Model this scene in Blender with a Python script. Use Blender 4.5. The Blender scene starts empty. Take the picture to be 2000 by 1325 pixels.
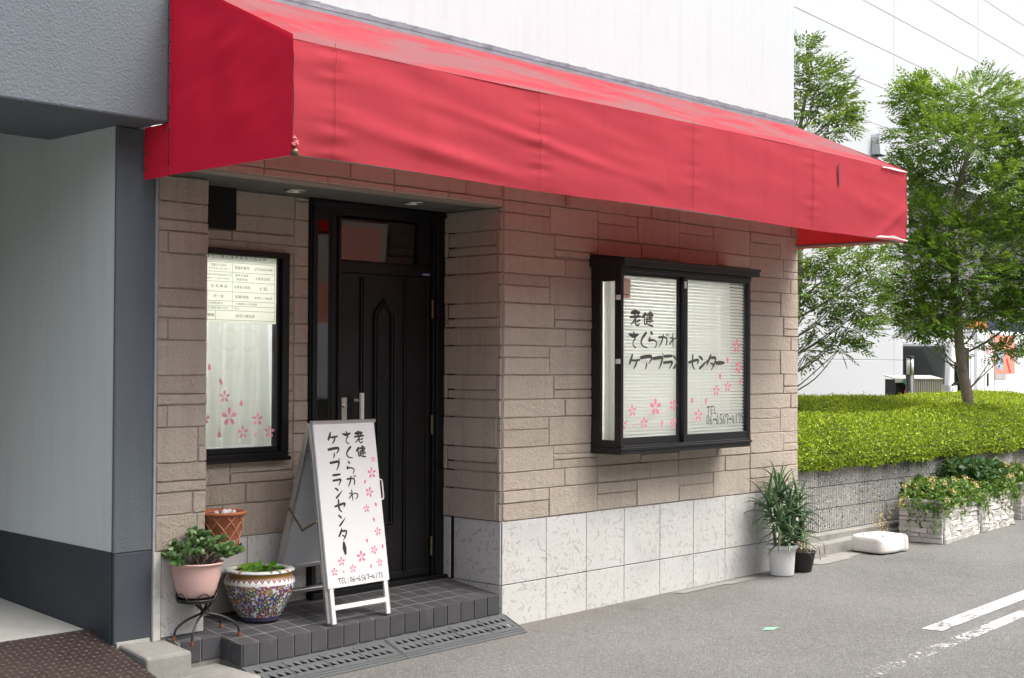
import bpy, bmesh, math, random
import numpy as np
from mathutils import Vector, Matrix, noise as mnoise
random.seed(7); rng = np.random.default_rng(11)
R = math.radians
SC = bpy.context.scene
COL = SC.collection
# ------------------------------------------------------------------ camera
cam = bpy.data.cameras.new('camera'); camo = bpy.data.objects.new('camera', cam); COL.objects.link(camo); SC.camera = camo
cam.sensor_width = 36.0; cam.lens = 48.277; cam.clip_start = .05; cam.clip_end = 400
_r = Vector((.68504, -.72849, .00469)); _u = Vector((-.01665, -.00922, .99982)); _f = Vector((.72831, .68500, .01845))
camo.matrix_world = Matrix(((_r.x, _u.x, -_f.x, -6.181), (_r.y, _u.y, -_f.y, -5.8976), (_r.z, _u.z, -_f.z, 1.6326), (0, 0, 0, 1)))
# ------------------------------------------------------------------ sky, sun, exposure
SUN_EL, SUN_AZ = 60.0, 150.0                       # azimuth clockwise from +Y
world = bpy.data.worlds.new('World'); SC.world = world; world.use_nodes = True
wt = world.node_tree; bg = wt.nodes['Background']
sky = wt.nodes.new('ShaderNodeTexSky'); sky.sky_type = 'NISHITA'; sky.sun_disc = False
sky.sun_elevation = R(SUN_EL); sky.sun_rotation = R(SUN_AZ); sky.air_density = 1.0; sky.dust_density = 6.0; sky.ozone_density = 1.0
hs = wt.nodes.new('ShaderNodeHueSaturation'); hs.inputs['Saturation'].default_value = .55
wt.links.new(sky.outputs[0], hs.inputs['Color']); wt.links.new(hs.outputs[0], bg.inputs[0]); bg.inputs[1].default_value = .14
sun = bpy.data.lights.new('sun', 'SUN'); suno = bpy.data.objects.new('sun', sun); COL.objects.link(suno)
sun.energy = 1.1; sun.angle = R(36); sun.color = (1, .975, .935)
sd = Vector((math.sin(R(SUN_AZ)) * math.cos(R(SUN_EL)), math.cos(R(SUN_AZ)) * math.cos(R(SUN_EL)), math.sin(R(SUN_EL))))
suno.rotation_euler = sd.to_track_quat('Z', 'Y').to_euler(); suno.location = (0, -8, 12)
SC.view_settings.view_transform = 'Standard'; SC.view_settings.look = 'None'; SC.view_settings.gamma = 1.0
SC.view_settings.use_curve_mapping = False; SC.view_settings.exposure = 1.38
SC.render.engine = 'CYCLES'
SC.cycles.max_bounces = 8; SC.cycles.transparent_max_bounces = 12

# ------------------------------------------------------------------ helpers
def gz(x): return .012 * (x - .2)                   # the road climbs gently to the right
def fz(x, y): return .204 + .015 * x + .12 * y      # the tiled step falls to the street

class MB:
    def __init__(s): s.v = []; s.f = []; s.m = []; s.s = []; s.T = None
    def add(s, vs, fs, m=0, sm=False):
        b = len(s.v)
        for q in vs:
            q = Vector(q)
            s.v.append(tuple(s.T @ q) if s.T is not None else tuple(q))
        for q in fs: s.f.append(tuple(b + i for i in q)); s.m.append(m); s.s.append(sm)
        return s
    def box(s, x0, x1, y0, y1, z0, z1, m=0):
        return s.add([(x0,y0,z0),(x1,y0,z0),(x1,y1,z0),(x0,y1,z0),(x0,y0,z1),(x1,y0,z1),(x1,y1,z1),(x0,y1,z1)],
                     [(0,3,2,1),(4,5,6,7),(0,1,5,4),(1,2,6,5),(2,3,7,6),(3,0,4,7)], m)
    def hexa(s, b, t, m=0):                         # bottom 4, top 4 corners (counter-clockwise from above)
        return s.add(list(b) + list(t), [(0,3,2,1),(4,5,6,7),(0,1,5,4),(1,2,6,5),(2,3,7,6),(3,0,4,7)], m)
    def bar(s, a, b, w, d, up=(0,0,1), m=0):        # square bar from a to b
        a = Vector(a); b = Vector(b); t = (b - a).normalized(); upv = Vector(up)
        x = t.cross(upv)
        if x.length < 1e-4: x = t.cross(Vector((1,0,0)))
        x.normalize(); y = x.cross(t).normalized()
        o = [x*-w/2+y*-d/2, x*w/2+y*-d/2, x*w/2+y*d/2, x*-w/2+y*d/2]
        return s.add([a+q for q in o] + [b+q for q in o], [(0,1,2,3),(7,6,5,4),(0,4,5,1),(1,5,6,2),(2,6,7,3),(3,7,4,0)], m)
    def tube(s, pts, r, n=8, m=0, closed=False, cap=True):
        pts = [Vector(q) for q in pts]; k = len(pts)
        rr = r if isinstance(r, (list, tuple)) else [r] * k
        vs = []; fs = []; ref = None
        for i, q in enumerate(pts):
            if closed: t = pts[(i+1) % k] - pts[i-1]
            else: t = pts[min(i+1, k-1)] - pts[max(i-1, 0)]
            t.normalize()
            if ref is None:
                ref = t.cross(Vector((0,0,1)))
                if ref.length < .05: ref = t.cross(Vector((1,0,0)))
            ref = (ref - t * ref.dot(t)).normalized(); b = t.cross(ref)
            for j in range(n):
                a = 2 * math.pi * j / n; vs.append(q + ref * (math.cos(a) * rr[i]) + b * (math.sin(a) * rr[i]))
        for i in range(k if closed else k - 1):
            for j in range(n):
                a = i*n + j; b2 = i*n + (j+1) % n; c = ((i+1) % k)*n + (j+1) % n; d = ((i+1) % k)*n + j
                fs.append((a, b2, c, d))
        s.add(vs, fs, m, True)
        if cap and not closed:
            s.add(vs[:n], [tuple(range(n))[::-1]], m); s.add(vs[-n:], [tuple(range(n))], m)
        return s
    def lathe(s, prof, c=(0,0,0), n=36, m=0, closed=False):
        vs = []; fs = []; k = len(prof)
        for (r, z) in prof:
            for j in range(n):
                a = 2*math.pi*j/n; vs.append((c[0]+r*math.cos(a), c[1]+r*math.sin(a), c[2]+z))
        for i in range(k-1):
            for j in range(n):
                fs.append((i*n+j, i*n+(j+1) % n, (i+1)*n+(j+1) % n, (i+1)*n+j))
        s.add(vs, fs, m, True)
        return s
    def disc(s, c, r, n=28, m=0, z=0):
        return s.add([(c[0]+r*math.cos(2*math.pi*j/n), c[1]+r*math.sin(2*math.pi*j/n), c[2]+z) for j in range(n)], [tuple(range(n))], m)
    def build(s, name, mats, parent=None, bevel=0, seg=1):
        me = bpy.data.meshes.new(name); me.from_pydata(s.v, [], s.f)
        if not isinstance(mats, (list, tuple)): mats = [mats]
        for q in mats: me.materials.append(q)
        me.polygons.foreach_set('material_index', s.m); me.polygons.foreach_set('use_smooth', s.s); me.update()
        o = bpy.data.objects.new(name, me); COL.objects.link(o)
        if parent is not None: o.parent = parent
        if bevel:
            b = o.modifiers.new('bevel', 'BEVEL'); b.width = bevel; b.segments = seg; b.limit_method = 'ANGLE'; b.angle_limit = R(40)
        return o
def tag(o, label=None, cat=None, group=None, kind=None):
    if label: o['label'] = label
    if cat: o['category'] = cat
    if group: o['group'] = group
    if kind: o['kind'] = kind
    return o
def thing(name, label, cat, loc=(0,0,0), rz=0, group=None):
    o = bpy.data.objects.new(name, None); COL.objects.link(o); o.location = loc; o.rotation_euler = (0,0,rz)
    o.empty_display_size = .1
    return tag(o, label, cat, group)
def struct(name, mb, mats, **k): return tag(mb.build(name, mats, **k), kind='structure')
def share(name, me, parent, M=None, loc=None, rz=0):
    o = bpy.data.objects.new(name, me); COL.objects.link(o); o.parent = parent
    if M is not None: o.matrix_local = M
    else: o.location = loc; o.rotation_euler = (0,0,rz)
    return o

# ------------------------------------------------------------------ materials
class NT:
    def __init__(s, name):
        s.mat = bpy.data.materials.new(name); s.mat.use_nodes = True; s.t = s.mat.node_tree
        s.p = s.t.nodes['Principled BSDF']; s.out = s.t.nodes['Material Output']
    def n(s, typ, ins=None, **props):
        q = s.t.nodes.new('ShaderNode' + typ)
        for k, v in props.items(): setattr(q, k, v)
        for k, v in (ins or {}).items(): s.set(q.inputs[k], v)
        return q
    def set(s, sock, v):
        if hasattr(v, 'is_output'): s.t.links.new(v, sock)
        elif isinstance(v, bpy.types.Node): s.t.links.new(v.outputs[0], sock)
        else:
            if isinstance(v, tuple) and len(v) == 3 and sock.type == 'RGBA': v = (*v, 1)
            sock.default_value = v
    def math(s, op, a, b=None, c=None, clamp=False):
        q = s.n('Math', operation=op, use_clamp=clamp); s.set(q.inputs[0], a)
        if b is not None: s.set(q.inputs[1], b)
        if c is not None: s.set(q.inputs[2], c)
        return q.outputs[0]
    def mix(s, f, a, b, mode='MIX'):
        q = s.n('Mix', data_type='RGBA', blend_type=mode); s.set(q.inputs[0], f); s.set(q.inputs[6], a); s.set(q.inputs[7], b); return q.outputs[2]
    def ramp(s, f, stops, interp='LINEAR'):
        q = s.n('ValToRGB'); s.set(q.inputs[0], f); cr = q.color_ramp; cr.interpolation = interp
        while len(cr.elements) < len(stops): cr.elements.new(.5)
        for e, (pp, c) in zip(cr.elements, stops): e.position = pp; e.color = (*c, 1) if len(c) == 3 else c
        return q.outputs[0]
    def pos(s): return s.n('NewGeometry').outputs['Position']
    def noise(s, vec, scale, detail=4, rough=.55, dist=0):
        return s.n('TexNoise', {'Vector': vec, 'Scale': scale, 'Detail': detail, 'Roughness': rough, 'Distortion': dist}).outputs[0]
    def bump(s, h, strength=.3, dist=.01, nrm=None):
        q = s.n('Bump', {'Height': h, 'Strength': strength, 'Distance': dist})
        if nrm is not None: s.set(q.inputs['Normal'], nrm)
        return q.outputs[0]
    def fin(s, **k):
        for a, v in k.items(): s.set(s.p.inputs[{'col':'Base Color','rough':'Roughness','metal':'Metallic','nrm':'Normal','spec':'Specular IOR Level','coat':'Coat Weight','ior':'IOR'}[a]], v)
        return s.mat
def plain(name, col, rough=.6, metal=0, var=.12, vs=6, bump=0, bs=150, bd=.003, spec=.5, dirt=0):
    g = NT(name); P = g.pos()
    n1 = g.noise(P, vs, 5)
    c = g.mix(n1, tuple(q*(1-var) for q in col), tuple(min(1, q*(1+var)) for q in col))
    if dirt:
        d = g.ramp(g.noise(P, vs*.6, 6, .65), [(.48, (0,0,0)), (.72, (1,1,1))])
        c = g.mix(g.math('MULTIPLY', d, dirt), c, (.09,.085,.075))
    k = dict(col=c, rough=g.math('ADD', g.math('MULTIPLY', n1, .16), rough-.08), metal=metal, spec=spec)
    if bump: k['nrm'] = g.bump(g.noise(P, bs, 3), bump, bd)
    return g.fin(**k)
MT = {}
# siding bricks
def m_brick():
    g = NT('siding_brick'); P = g.pos(); rnd = g.n('ObjectInfo').outputs['Random']
    n1 = g.noise(P, 3.0, 5); n2 = g.noise(P, 85, 4, .6); n3 = g.noise(P, 260, 2)
    c = g.mix(n1, (.450,.392,.325), (.545,.480,.402))
    c = g.mix(g.math('MULTIPLY', rnd, .42), c, (.37,.315,.25))
    stn = g.n('Mapping', {'Vector': P, 'Scale': (6, 6, .45)}); c = g.mix(g.math('MULTIPLY', g.ramp(g.noise(stn, 1.9, 5, .65), [(.5,(0,0,0)),(.78,(1,1,1))]), .30), c, (.20,.165,.13))
    c = g.mix(g.math('MULTIPLY', g.ramp(n2, [(.28,(1,1,1)),(.45,(0,0,0))]), .30), c, (.17,.13,.10))
    h = g.math('ADD', g.math('MULTIPLY', n2, 1.0), g.math('MULTIPLY', n3, .35))
    h = g.math('ADD', h, g.math('MULTIPLY', g.noise(P, 30, 5, .6), 1.6))
    return g.fin(col=c, rough=.78, nrm=g.bump(h, .95, .0075), spec=.3)
MT['brick'] = m_brick()
MT['grout'] = plain('siding_joint', (.31,.262,.212), .9, var=.15, vs=9, bump=.3, bs=120)
MT['soffit'] = plain('soffit_board', (.13,.125,.11), .85, var=.22, vs=3.5, bump=.2, bs=60, dirt=.35)
def m_stucco(name, col, scale=70, strength=.6, dist=.006, var=.05):
    g = NT(name); P = g.pos()
    n = g.noise(P, scale, 3, .55); v = g.n('TexVoronoi', {'Vector': P, 'Scale': scale*1.1}).outputs[0]
    c = g.mix(g.noise(P, 1.2, 5), tuple(q*(1-var) for q in col), tuple(min(1,q*(1+var)) for q in col))
    h = g.math('ADD', n, g.math('MULTIPLY', v, .5))
    st = g.n('Mapping', {'Vector': P, 'Scale': (5, 5, .35)})
    streak = g.ramp(g.noise(st, 2.2, 5, .6), [(.5,(0,0,0)),(.8,(1,1,1))])
    c = g.mix(g.math('MULTIPLY', streak, .24), c, tuple(q*.6 for q in col))
    return g.fin(col=c, rough=.82, nrm=g.bump(h, strength, dist), spec=.3)
MT['white_stucco'] = m_stucco('white_stucco', (.49,.52,.532), 90, .3, .003, .02)
MT['grey_stucco'] = m_stucco('grey_stucco', (.122,.144,.162), 75, .6, .005)
MT['pale_wall'] = m_stucco('pale_passage_wall', (.70,.76,.75), 80, .3, .003)
MT['dark_base'] = plain('dark_painted_base', (.052,.063,.075), .6, var=.16, vs=4, bump=.2, bs=60, dirt=.22)
# fossil granite
def m_granite():
    g = NT('chip_marked_stone'); P = g.pos(); rnd = g.n('ObjectInfo').outputs['Random']
    P2 = g.n('VectorMath', {0: P, 1: g.n('CombineXYZ', {'X': g.math('MULTIPLY', rnd, 37.), 'Y': 0., 'Z': g.math('MULTIPLY', rnd, 91.)})}, operation='ADD').outputs[0]
    base = g.mix(g.noise(P2, 2.3, 5), (.51,.512,.495), (.625,.625,.605))
    base = g.mix(g.math('MULTIPLY', g.ramp(g.noise(P2, 1.6, 5, .6), [(.52,(0,0,0)),(.75,(1,1,1))]), .6), base, (.40,.415,.425))
    sp = g.n('SeparateXYZ', {0: P2}); flat = g.n('CombineXYZ', {'X': g.math('ADD', sp.outputs[0], sp.outputs[1]), 'Y': sp.outputs[2], 'Z': 0.}).outputs[0]
    dens = g.noise(P2, 3.1, 3)
    mask = None
    for k, (scl, L, W, off) in enumerate([(15., .52, .13, 0.), (24., .50, .13, 3.7), (9., .50, .075, 9.1), (46., .42, .17, 5.2)]):
        q = g.n('VectorMath', {0: flat, 1: (off, off*1.7, 0)}, operation='ADD').outputs[0]
        v = g.n('TexVoronoi', {'Vector': q, 'Scale': scl}, voronoi_dimensions='2D', feature='F1')
        sc = g.n('VectorMath', {0: q, 1: v.outputs['Position']}, operation='SUBTRACT').outputs[0]
        sc = g.n('VectorMath', {0: sc, 'Scale': scl}, operation='SCALE').outputs[0]
        cc = g.n('SeparateColor', {0: v.outputs['Color']})
        ang = g.math('MULTIPLY', cc.outputs[0], 6.283) if k != 1 else g.math('ADD', g.math('MULTIPLY', cc.outputs[0], 1.6), .3)
        rot = g.n('VectorRotate', {'Vector': sc, 'Angle': ang}, rotation_type='Z_AXIS').outputs[0]
        s3 = g.n('SeparateXYZ', {0: rot})
        e = g.math('ADD', g.math('ABSOLUTE', g.math('DIVIDE', s3.outputs[0], L)), g.math('POWER', g.math('ABSOLUTE', g.math('DIVIDE', s3.outputs[1], W)), 2.))
        lim = g.math('MULTIPLY', g.math('GREATER_THAN', g.math('ADD', g.math('MULTIPLY', cc.outputs[1], .7), g.math('MULTIPLY', dens, 1.3)), 1.02), g.math('ADD', g.math('MULTIPLY', cc.outputs[2], .7), .25))
        inside = g.math('LESS_THAN', e, lim)
        rim = g.math('MULTIPLY', inside, g.math('GREATER_THAN', e, g.math('MULTIPLY', lim, .62)))
        body = g.ramp(cc.outputs[2], [(0,(.46,.42,.38)),(.3,(.36,.30,.25)),(.55,(.27,.22,.19)),(.75,(.45,.35,.29)),(1,(.31,.30,.29))])
        base = g.mix(g.math('MULTIPLY', inside, .40), base, body)
        base = g.mix(g.math('MULTIPLY', rim, .28), base, (.20,.165,.14))
    c = g.mix(g.math('MULTIPLY', g.ramp(g.noise(P, 1.1, 6, .7), [(.55,(0,0,0)),(.8,(1,1,1))]), .3), base, (.30,.29,.28))
    return g.fin(col=c, rough=.5, nrm=g.bump(g.noise(P, 240, 2), .12, .001), spec=.4)
MT['granite'] = m_granite()
MT['dark_joint'] = plain('dark_joint', (.075,.07,.065), .9)
# step tiles
def m_tile():
    g = NT('dark_step_tile'); P = g.pos(); rnd = g.n('ObjectInfo').outputs['Random']
    c = g.mix(rnd, (.040,.041,.047), (.066,.066,.074)); n = g.noise(P, 14, 5)
    c = g.mix(g.math('MULTIPLY', n, .5), c, (.085,.083,.085))
    c = g.mix(g.math('MULTIPLY', g.ramp(g.noise(P, 9, 6, .7), [(.56,(0,0,0)),(.75,(1,1,1))]), .3), c, (.2,.195,.18))
    return g.fin(col=c, rough=g.math('ADD', g.math('MULTIPLY', n, .25), .42), nrm=g.bump(g.noise(P, 380, 2), .35, .001), spec=.45)
MT['tile'] = m_tile()
MT['mortar'] = plain('tile_mortar', (.20,.198,.185), .92, var=.4, vs=18, bump=.3, bs=160)
MT['concrete'] = plain('weathered_concrete', (.25,.245,.225), .9, var=.16, vs=7, bump=.45, bs=55, bd=.006, dirt=.45)
MT['slab'] = plain('passage_concrete', (.42,.42,.39), .85, var=.12, vs=3, bump=.25, bs=70, dirt=.3)
def m_asphalt():
    g = NT('asphalt'); P = g.pos()
    big = g.noise(P, .55, 6, .6); fine = g.noise(P, 130, 3, .7); v = g.n('TexVoronoi', {'Vector': P, 'Scale': 135.})
    c = g.mix(g.ramp(big, [(.3,(0,0,0)),(.7,(1,1,1))]), (.098,.098,.094), (.160,.159,.152))
    st = g.n('SeparateColor', {0: v.outputs['Color']})
    c = g.mix(g.math('MULTIPLY', g.math('GREATER_THAN', st.outputs[0], .78), .5), c, (.27,.268,.255))
    c = g.mix(g.math('MULTIPLY', g.math('LESS_THAN', st.outputs[1], .22), .5), c, (.065,.065,.062))
    c = g.mix(g.math('MULTIPLY', g.ramp(g.noise(P, 2.1, 7, .72), [(.55,(0,0,0)),(.72,(1,1,1))]), .32), c, (.085,.083,.078))
    sx = g.n('SeparateXYZ', {0: P})
    edge = g.math('MULTIPLY', g.math('SMOOTH_MIN', 1., g.math('MAXIMUM', 0., g.math('MULTIPLY', g.math('ADD', sx.outputs[1], .42), 2.4)), .1), g.noise(P, 6, 6, .7))
    c = g.mix(g.math('MULTIPLY', edge, .75), c, (.19,.175,.145))
    cr = g.n('TexVoronoi', {'Vector': g.n('VectorMath', {0: P, 1: g.n('VectorMath', {0: g.n('TexNoise', {'Vector': P, 'Scale': 2.5, 'Detail': 5.}).outputs[1], 'Scale': .5}, operation='SCALE').outputs[0]}, operation='ADD').outputs[0], 'Scale': .62}, feature='DISTANCE_TO_EDGE').outputs[0]
    crk = g.math('MULTIPLY', g.math('LESS_THAN', cr, .0035), g.math('GREATER_THAN', g.noise(P, .8, 3), .60))
    c = g.mix(g.math('MULTIPLY', crk, .35), c, (.045,.044,.042))
    oil = g.ramp(g.noise(P, 1.3, 3, .5), [(.66,(0,0,0)),(.76,(1,1,1))]); c = g.mix(g.math('MULTIPLY', oil, .35), c, (.07,.07,.068))
    h = g.math('ADD', fine, g.math('MULTIPLY', v.outputs['Distance'], -.9))
    return g.fin(col=c, rough=.88, nrm=g.bump(h, .5, .004), spec=.3)
MT['asphalt'] = m_asphalt()
def m_paint(wr=0.):
    g = NT('worn_road_paint'); P = g.pos()
    w = g.math('ADD', g.noise(P, 38, 6, .75), g.math('MULTIPLY', g.noise(P, 5, 4), .55))
    sx = g.n('SeparateXYZ', {0: P}); w = g.math('ADD', w, g.math('MULTIPLY', g.math('SUBTRACT', 2.6, sx.outputs[0]), wr))
    a = g.ramp(w, [(.80,(1,1,1)),(.90,(0,0,0))])
    g.fin(col=g.mix(g.noise(P, 60, 3), (.46,.46,.455), (.62,.62,.61)), rough=.7)
    tr = g.n('BsdfTransparent'); mx = g.n('MixShader', {0: a, 1: tr.outputs[0], 2: g.p.outputs[0]})
    g.t.links.new(mx.outputs[0], g.out.inputs[0]); return g.mat
MT['paint'] = m_paint(.02); MT['paint2'] = m_paint(.095)
# awning cloth
def m_cloth(name, col, fade, stain):
    g = NT(name); P = g.pos()
    sp = g.n('SeparateXYZ', {0: P})
    w = g.noise(P, 320, 2); n = g.noise(P, 2.2, 6, .6)
    st = g.n('Mapping', {'Vector': P, 'Scale': (7, 7, .5)})
    stk = g.ramp(g.noise(st, 1.6, 5, .6), [(.5,(0,0,0)),(.78,(1,1,1))])
    c = g.mix(n, tuple(q*.92 for q in col), tuple(min(1,q*1.05) for q in col))
    c = g.mix(g.math('MULTIPLY', stk, .34*fade), c, tuple(q*.62 for q in col))
    if stain:
        s2 = g.n('Mapping', {'Vector': P, 'Scale': (.55, 1.6, 1.6)})
        d = g.ramp(g.noise(s2, 2.0, 6, .62), [(.40,(0,0,0)),(.56,(1,1,1))])
        c = g.mix(g.math('MULTIPLY', d, .80), c, (.20,.105,.11))
    g.fin(col=c, rough=.85, nrm=g.bump(g.math('ADD', w, g.math('MULTIPLY', g.noise(P, 9, 5), 1.2)), .25, .003), spec=.12)
    tl = g.n('BsdfTranslucent', {'Color': (.85,.035,.03)}); mx = g.n('MixShader', {0: .15, 1: g.p.outputs[0], 2: tl.outputs[0]})
    g.t.links.new(mx.outputs[0], g.out.inputs[0]); return g.mat
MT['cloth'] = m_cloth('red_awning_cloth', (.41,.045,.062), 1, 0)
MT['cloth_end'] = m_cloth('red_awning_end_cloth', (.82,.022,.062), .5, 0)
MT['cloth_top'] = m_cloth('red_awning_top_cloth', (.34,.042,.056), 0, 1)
MT['thread'] = plain('pale_thread', (.55,.12,.13), .8)
MT['scuff'] = plain('torn_cloth_lining', (.62,.58,.56), .8, var=.3, vs=30)
MT['flash'] = plain('grey_flashing', (.19,.20,.235), .6, var=.25, vs=12, bump=.5, bs=40, dirt=.4)
# metals, frames
MT['black'] = plain('black_bronze_frame', (.006,.006,.0065), .38, var=.2, vs=5, bump=.06, bs=300, bd=.001, spec=.35)
MT['bay_frame'] = plain('dark_grey_window_frame', (.013,.013,.0145), .4, var=.15, vs=5, spec=.4)
MT['door'] = plain('black_door_skin', (.0075,.0070,.0070), .42, var=.2, vs=4, bump=.12, bs=220, bd=.001, spec=.4)
MT['void'] = plain('unlit_black', (.004,.004,.004), .9)
MT['alu'] = plain('brushed_aluminium', (.46,.46,.46), .42, metal=.85, var=.1, vs=20, bump=.1, bs=200)
MT['alu_pale'] = plain('pale_painted_aluminium', (.74,.72,.68), .5, var=.06, vs=9)
MT['chrome'] = plain('satin_chrome', (.62,.6,.55), .28, metal=1)
MT['brass'] = plain('tarnished_brass', (.20,.165,.11), .5, metal=.8, var=.3, vs=40)
MT['iron'] = plain('black_iron', (.014,.014,.015), .42, var=.3, vs=30)
MT['rust'] = plain('rusty_cap', (.17,.06,.03), .8, var=.4, vs=60)
MT['white_panel'] = plain('white_sign_sheet', (.70,.71,.71), .38, var=.02, vs=3)
MT['back_panel'] = plain('grey_white_back_sheet', (.50,.52,.54), .5, var=.06, vs=3)
MT['ink'] = plain('brown_black_ink', (.030,.017,.016), .5, var=.1)
MT['ink_grey'] = plain('charcoal_film', (.060,.062,.056), .5, var=.05)
MT['paper'] = plain('cream_paper', (.84,.83,.74), .7, var=.02, vs=4)
MT['print'] = plain('grey_print', (.12,.12,.11), .7, var=.05)
MT['blue'] = plain('blue_sticker', (.02,.06,.22), .4)
MT['white_pl'] = plain('white_plastic', (.76,.77,.77), .42, var=.04, vs=10)
MT['white_foam'] = plain('worn_white_tank', (.80,.79,.76), .45, var=.06, vs=12, dirt=.22, bump=.1, bs=60)
MT['black_pl'] = plain('black_plastic', (.016,.016,.017), .5, var=.2, vs=20)
MT['pinkpot'] = plain('pale_pink_plastic', (.68,.44,.39), .45, var=.05, vs=12)
MT['terra'] = plain('terracotta', (.42,.135,.062), .78, var=.22, vs=16, bump=.3, bs=110, dirt=.2)
MT['terra_l'] = plain('terracotta_rib', (.40,.16,.09), .8, var=.25, vs=24, bump=.3, bs=110)
MT['soil'] = plain('potting_soil', (.085,.066,.05), .95, var=.5, vs=60, bump=.8, bs=70, bd=.01)
MT['pebble'] = plain('white_pebble', (.66,.66,.62), .6, var=.15, vs=30)
MT['tank_water'] = plain('dark_water', (.02,.026,.015), .06, spec=.6)
MT['grate'] = plain('galvanised_ramp', (.088,.097,.101), .62, metal=.15, var=.14, vs=7, bump=.35, bs=90, dirt=.3)
MT['plate'] = plain('rust_brown_checker_plate', (.052,.036,.032), .5, metal=.3, var=.4, vs=5, bump=.2, bs=120)
MT['plate_rib'] = plain('worn_checker_ribs', (.105,.088,.082), .42, metal=.3, var=.3, vs=9)
MT['tape'] = plain('mint_tape', (.22,.48,.32), .6)
MT['blind'] = plain('white_blind_slat', (.83,.83,.80), .55, var=.02)
def m_curtain(name, col, tr=.5):
    g = NT(name); P = g.pos(); g.fin(col=g.mix(g.noise(P, 4, 3), tuple(q*.94 for q in col), col), rough=.9, nrm=g.bump(g.noise(P, 300, 2), .15, .001))
    tl = g.n('BsdfTranslucent', {'Color': col}); mx = g.n('MixShader', {0: tr, 1: g.p.outputs[0], 2: tl.outputs[0]})
    g.t.links.new(mx.outputs[0], g.out.inputs[0]); return g.mat
MT['blind'] = m_curtain('white_blind_slat', (.86,.86,.84), .5); MT['paper'] = m_curtain('cream_paper', (.92,.92,.86), .75)
MT['pink'] = m_curtain('pink_film', (.88,.27,.41), .4); MT['pink2'] = m_curtain('deep_pink_film', (.95,.36,.52), .7)
MT['curtain'] = m_curtain('white_curtain', (.82,.83,.80)); MT['curtain2'] = m_curtain('ivory_curtain', (.78,.78,.72))
def m_glass(name, tint=(.955,.965,.955), ior=1.5, rough=0):
    g = NT(name); tr = g.n('BsdfTransparent', {0: tint}); gl = g.n('BsdfGlossy', {'Color': (1,1,1), 'Roughness': rough})
    bf = g.n('NewGeometry').outputs['Backfacing']; fr = g.n('Fresnel', {'IOR': g.math('ADD', g.math('MULTIPLY', bf, 1/ior-ior), ior)}); mx = g.n('MixShader', {0: fr.outputs[0], 1: tr.outputs[0], 2: gl.outputs[0]})
    g.t.links.new(mx.outputs[0], g.out.inputs[0]); return g.mat
MT['glass'] = m_glass('clear_glass'); MT['glass_dark'] = m_glass('smoked_glass', (.30,.32,.31), 1.55)
MT['glass_door'] = m_glass('frosted_door_glass', (.30,.30,.27), 2.0, .03)
def leafmat(name, c0, c1, c2, rough=.45, trans=.3):
    g = NT(name); rnd = g.n('NewGeometry').outputs['Random Per Island']
    c = g.ramp(rnd, [(0, c0), (.55, c1), (1, c2)])
    g.fin(col=c, rough=rough, spec=.35)
    tl = g.n('BsdfTranslucent', {'Color': g.mix(.5, c, (.30,.42,.03))}); mx = g.n('MixShader', {0: trans, 1: g.p.outputs[0], 2: tl.outputs[0]})
    g.t.links.new(mx.outputs[0], g.out.inputs[0]); return g.mat
MT['leaf'] = leafmat('ash_leaf', (.045,.115,.018), (.10,.215,.030), (.25,.38,.055))
MT['leaf2'] = leafmat('ash_leaf_open', (.038,.085,.020), (.075,.16,.030), (.19,.29,.055))
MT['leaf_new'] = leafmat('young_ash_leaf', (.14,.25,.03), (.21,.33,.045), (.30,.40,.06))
MT['hedge'] = leafmat('hedge_leaf', (.085,.160,.010), (.25,.36,.014), (.54,.60,.032), .5, .3)
MT['hedge_tip'] = leafmat('hedge_tip', (.30,.40,.012), (.48,.54,.020), (.62,.62,.04), .5, .3)
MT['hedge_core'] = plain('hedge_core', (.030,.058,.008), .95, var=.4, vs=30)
MT['jade'] = leafmat('jade_leaf', (.055,.125,.038), (.10,.19,.062), (.19,.28,.11), .3, .08)
MT['aloe'] = leafmat('aloe_leaf', (.075,.145,.062), (.13,.22,.10), (.22,.32,.16), .38, .1)
MT['aloe_old'] = plain('aged_aloe_stalk', (.30,.215,.125), .8, var=.4, vs=40)
MT['straw'] = plain('withered_stalk', (.34,.25,.15), .8, var=.4, vs=50)
MT['lily'] = leafmat('water_plant_leaf', (.05,.16,.012), (.10,.27,.02), (.20,.38,.03), .3, .15)
MT['ivy'] = leafmat('ivy_leaf', (.045,.12,.02), (.10,.21,.035), (.24,.34,.09), .45, .25)
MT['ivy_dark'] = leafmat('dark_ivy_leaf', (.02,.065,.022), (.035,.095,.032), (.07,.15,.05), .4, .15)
MT['cream_flower'] = leafmat('cream_blossom', (.70,.48,.20), (.78,.62,.32), (.80,.70,.42), .6, .3)
MT['bark'] = plain('pale_bark', (.22,.185,.14), .85, var=.35, vs=22, bump=.5, bs=60, bd=.006)
MT['twig'] = plain('grey_twig', (.20,.18,.14), .85, var=.3, vs=30)
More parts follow.
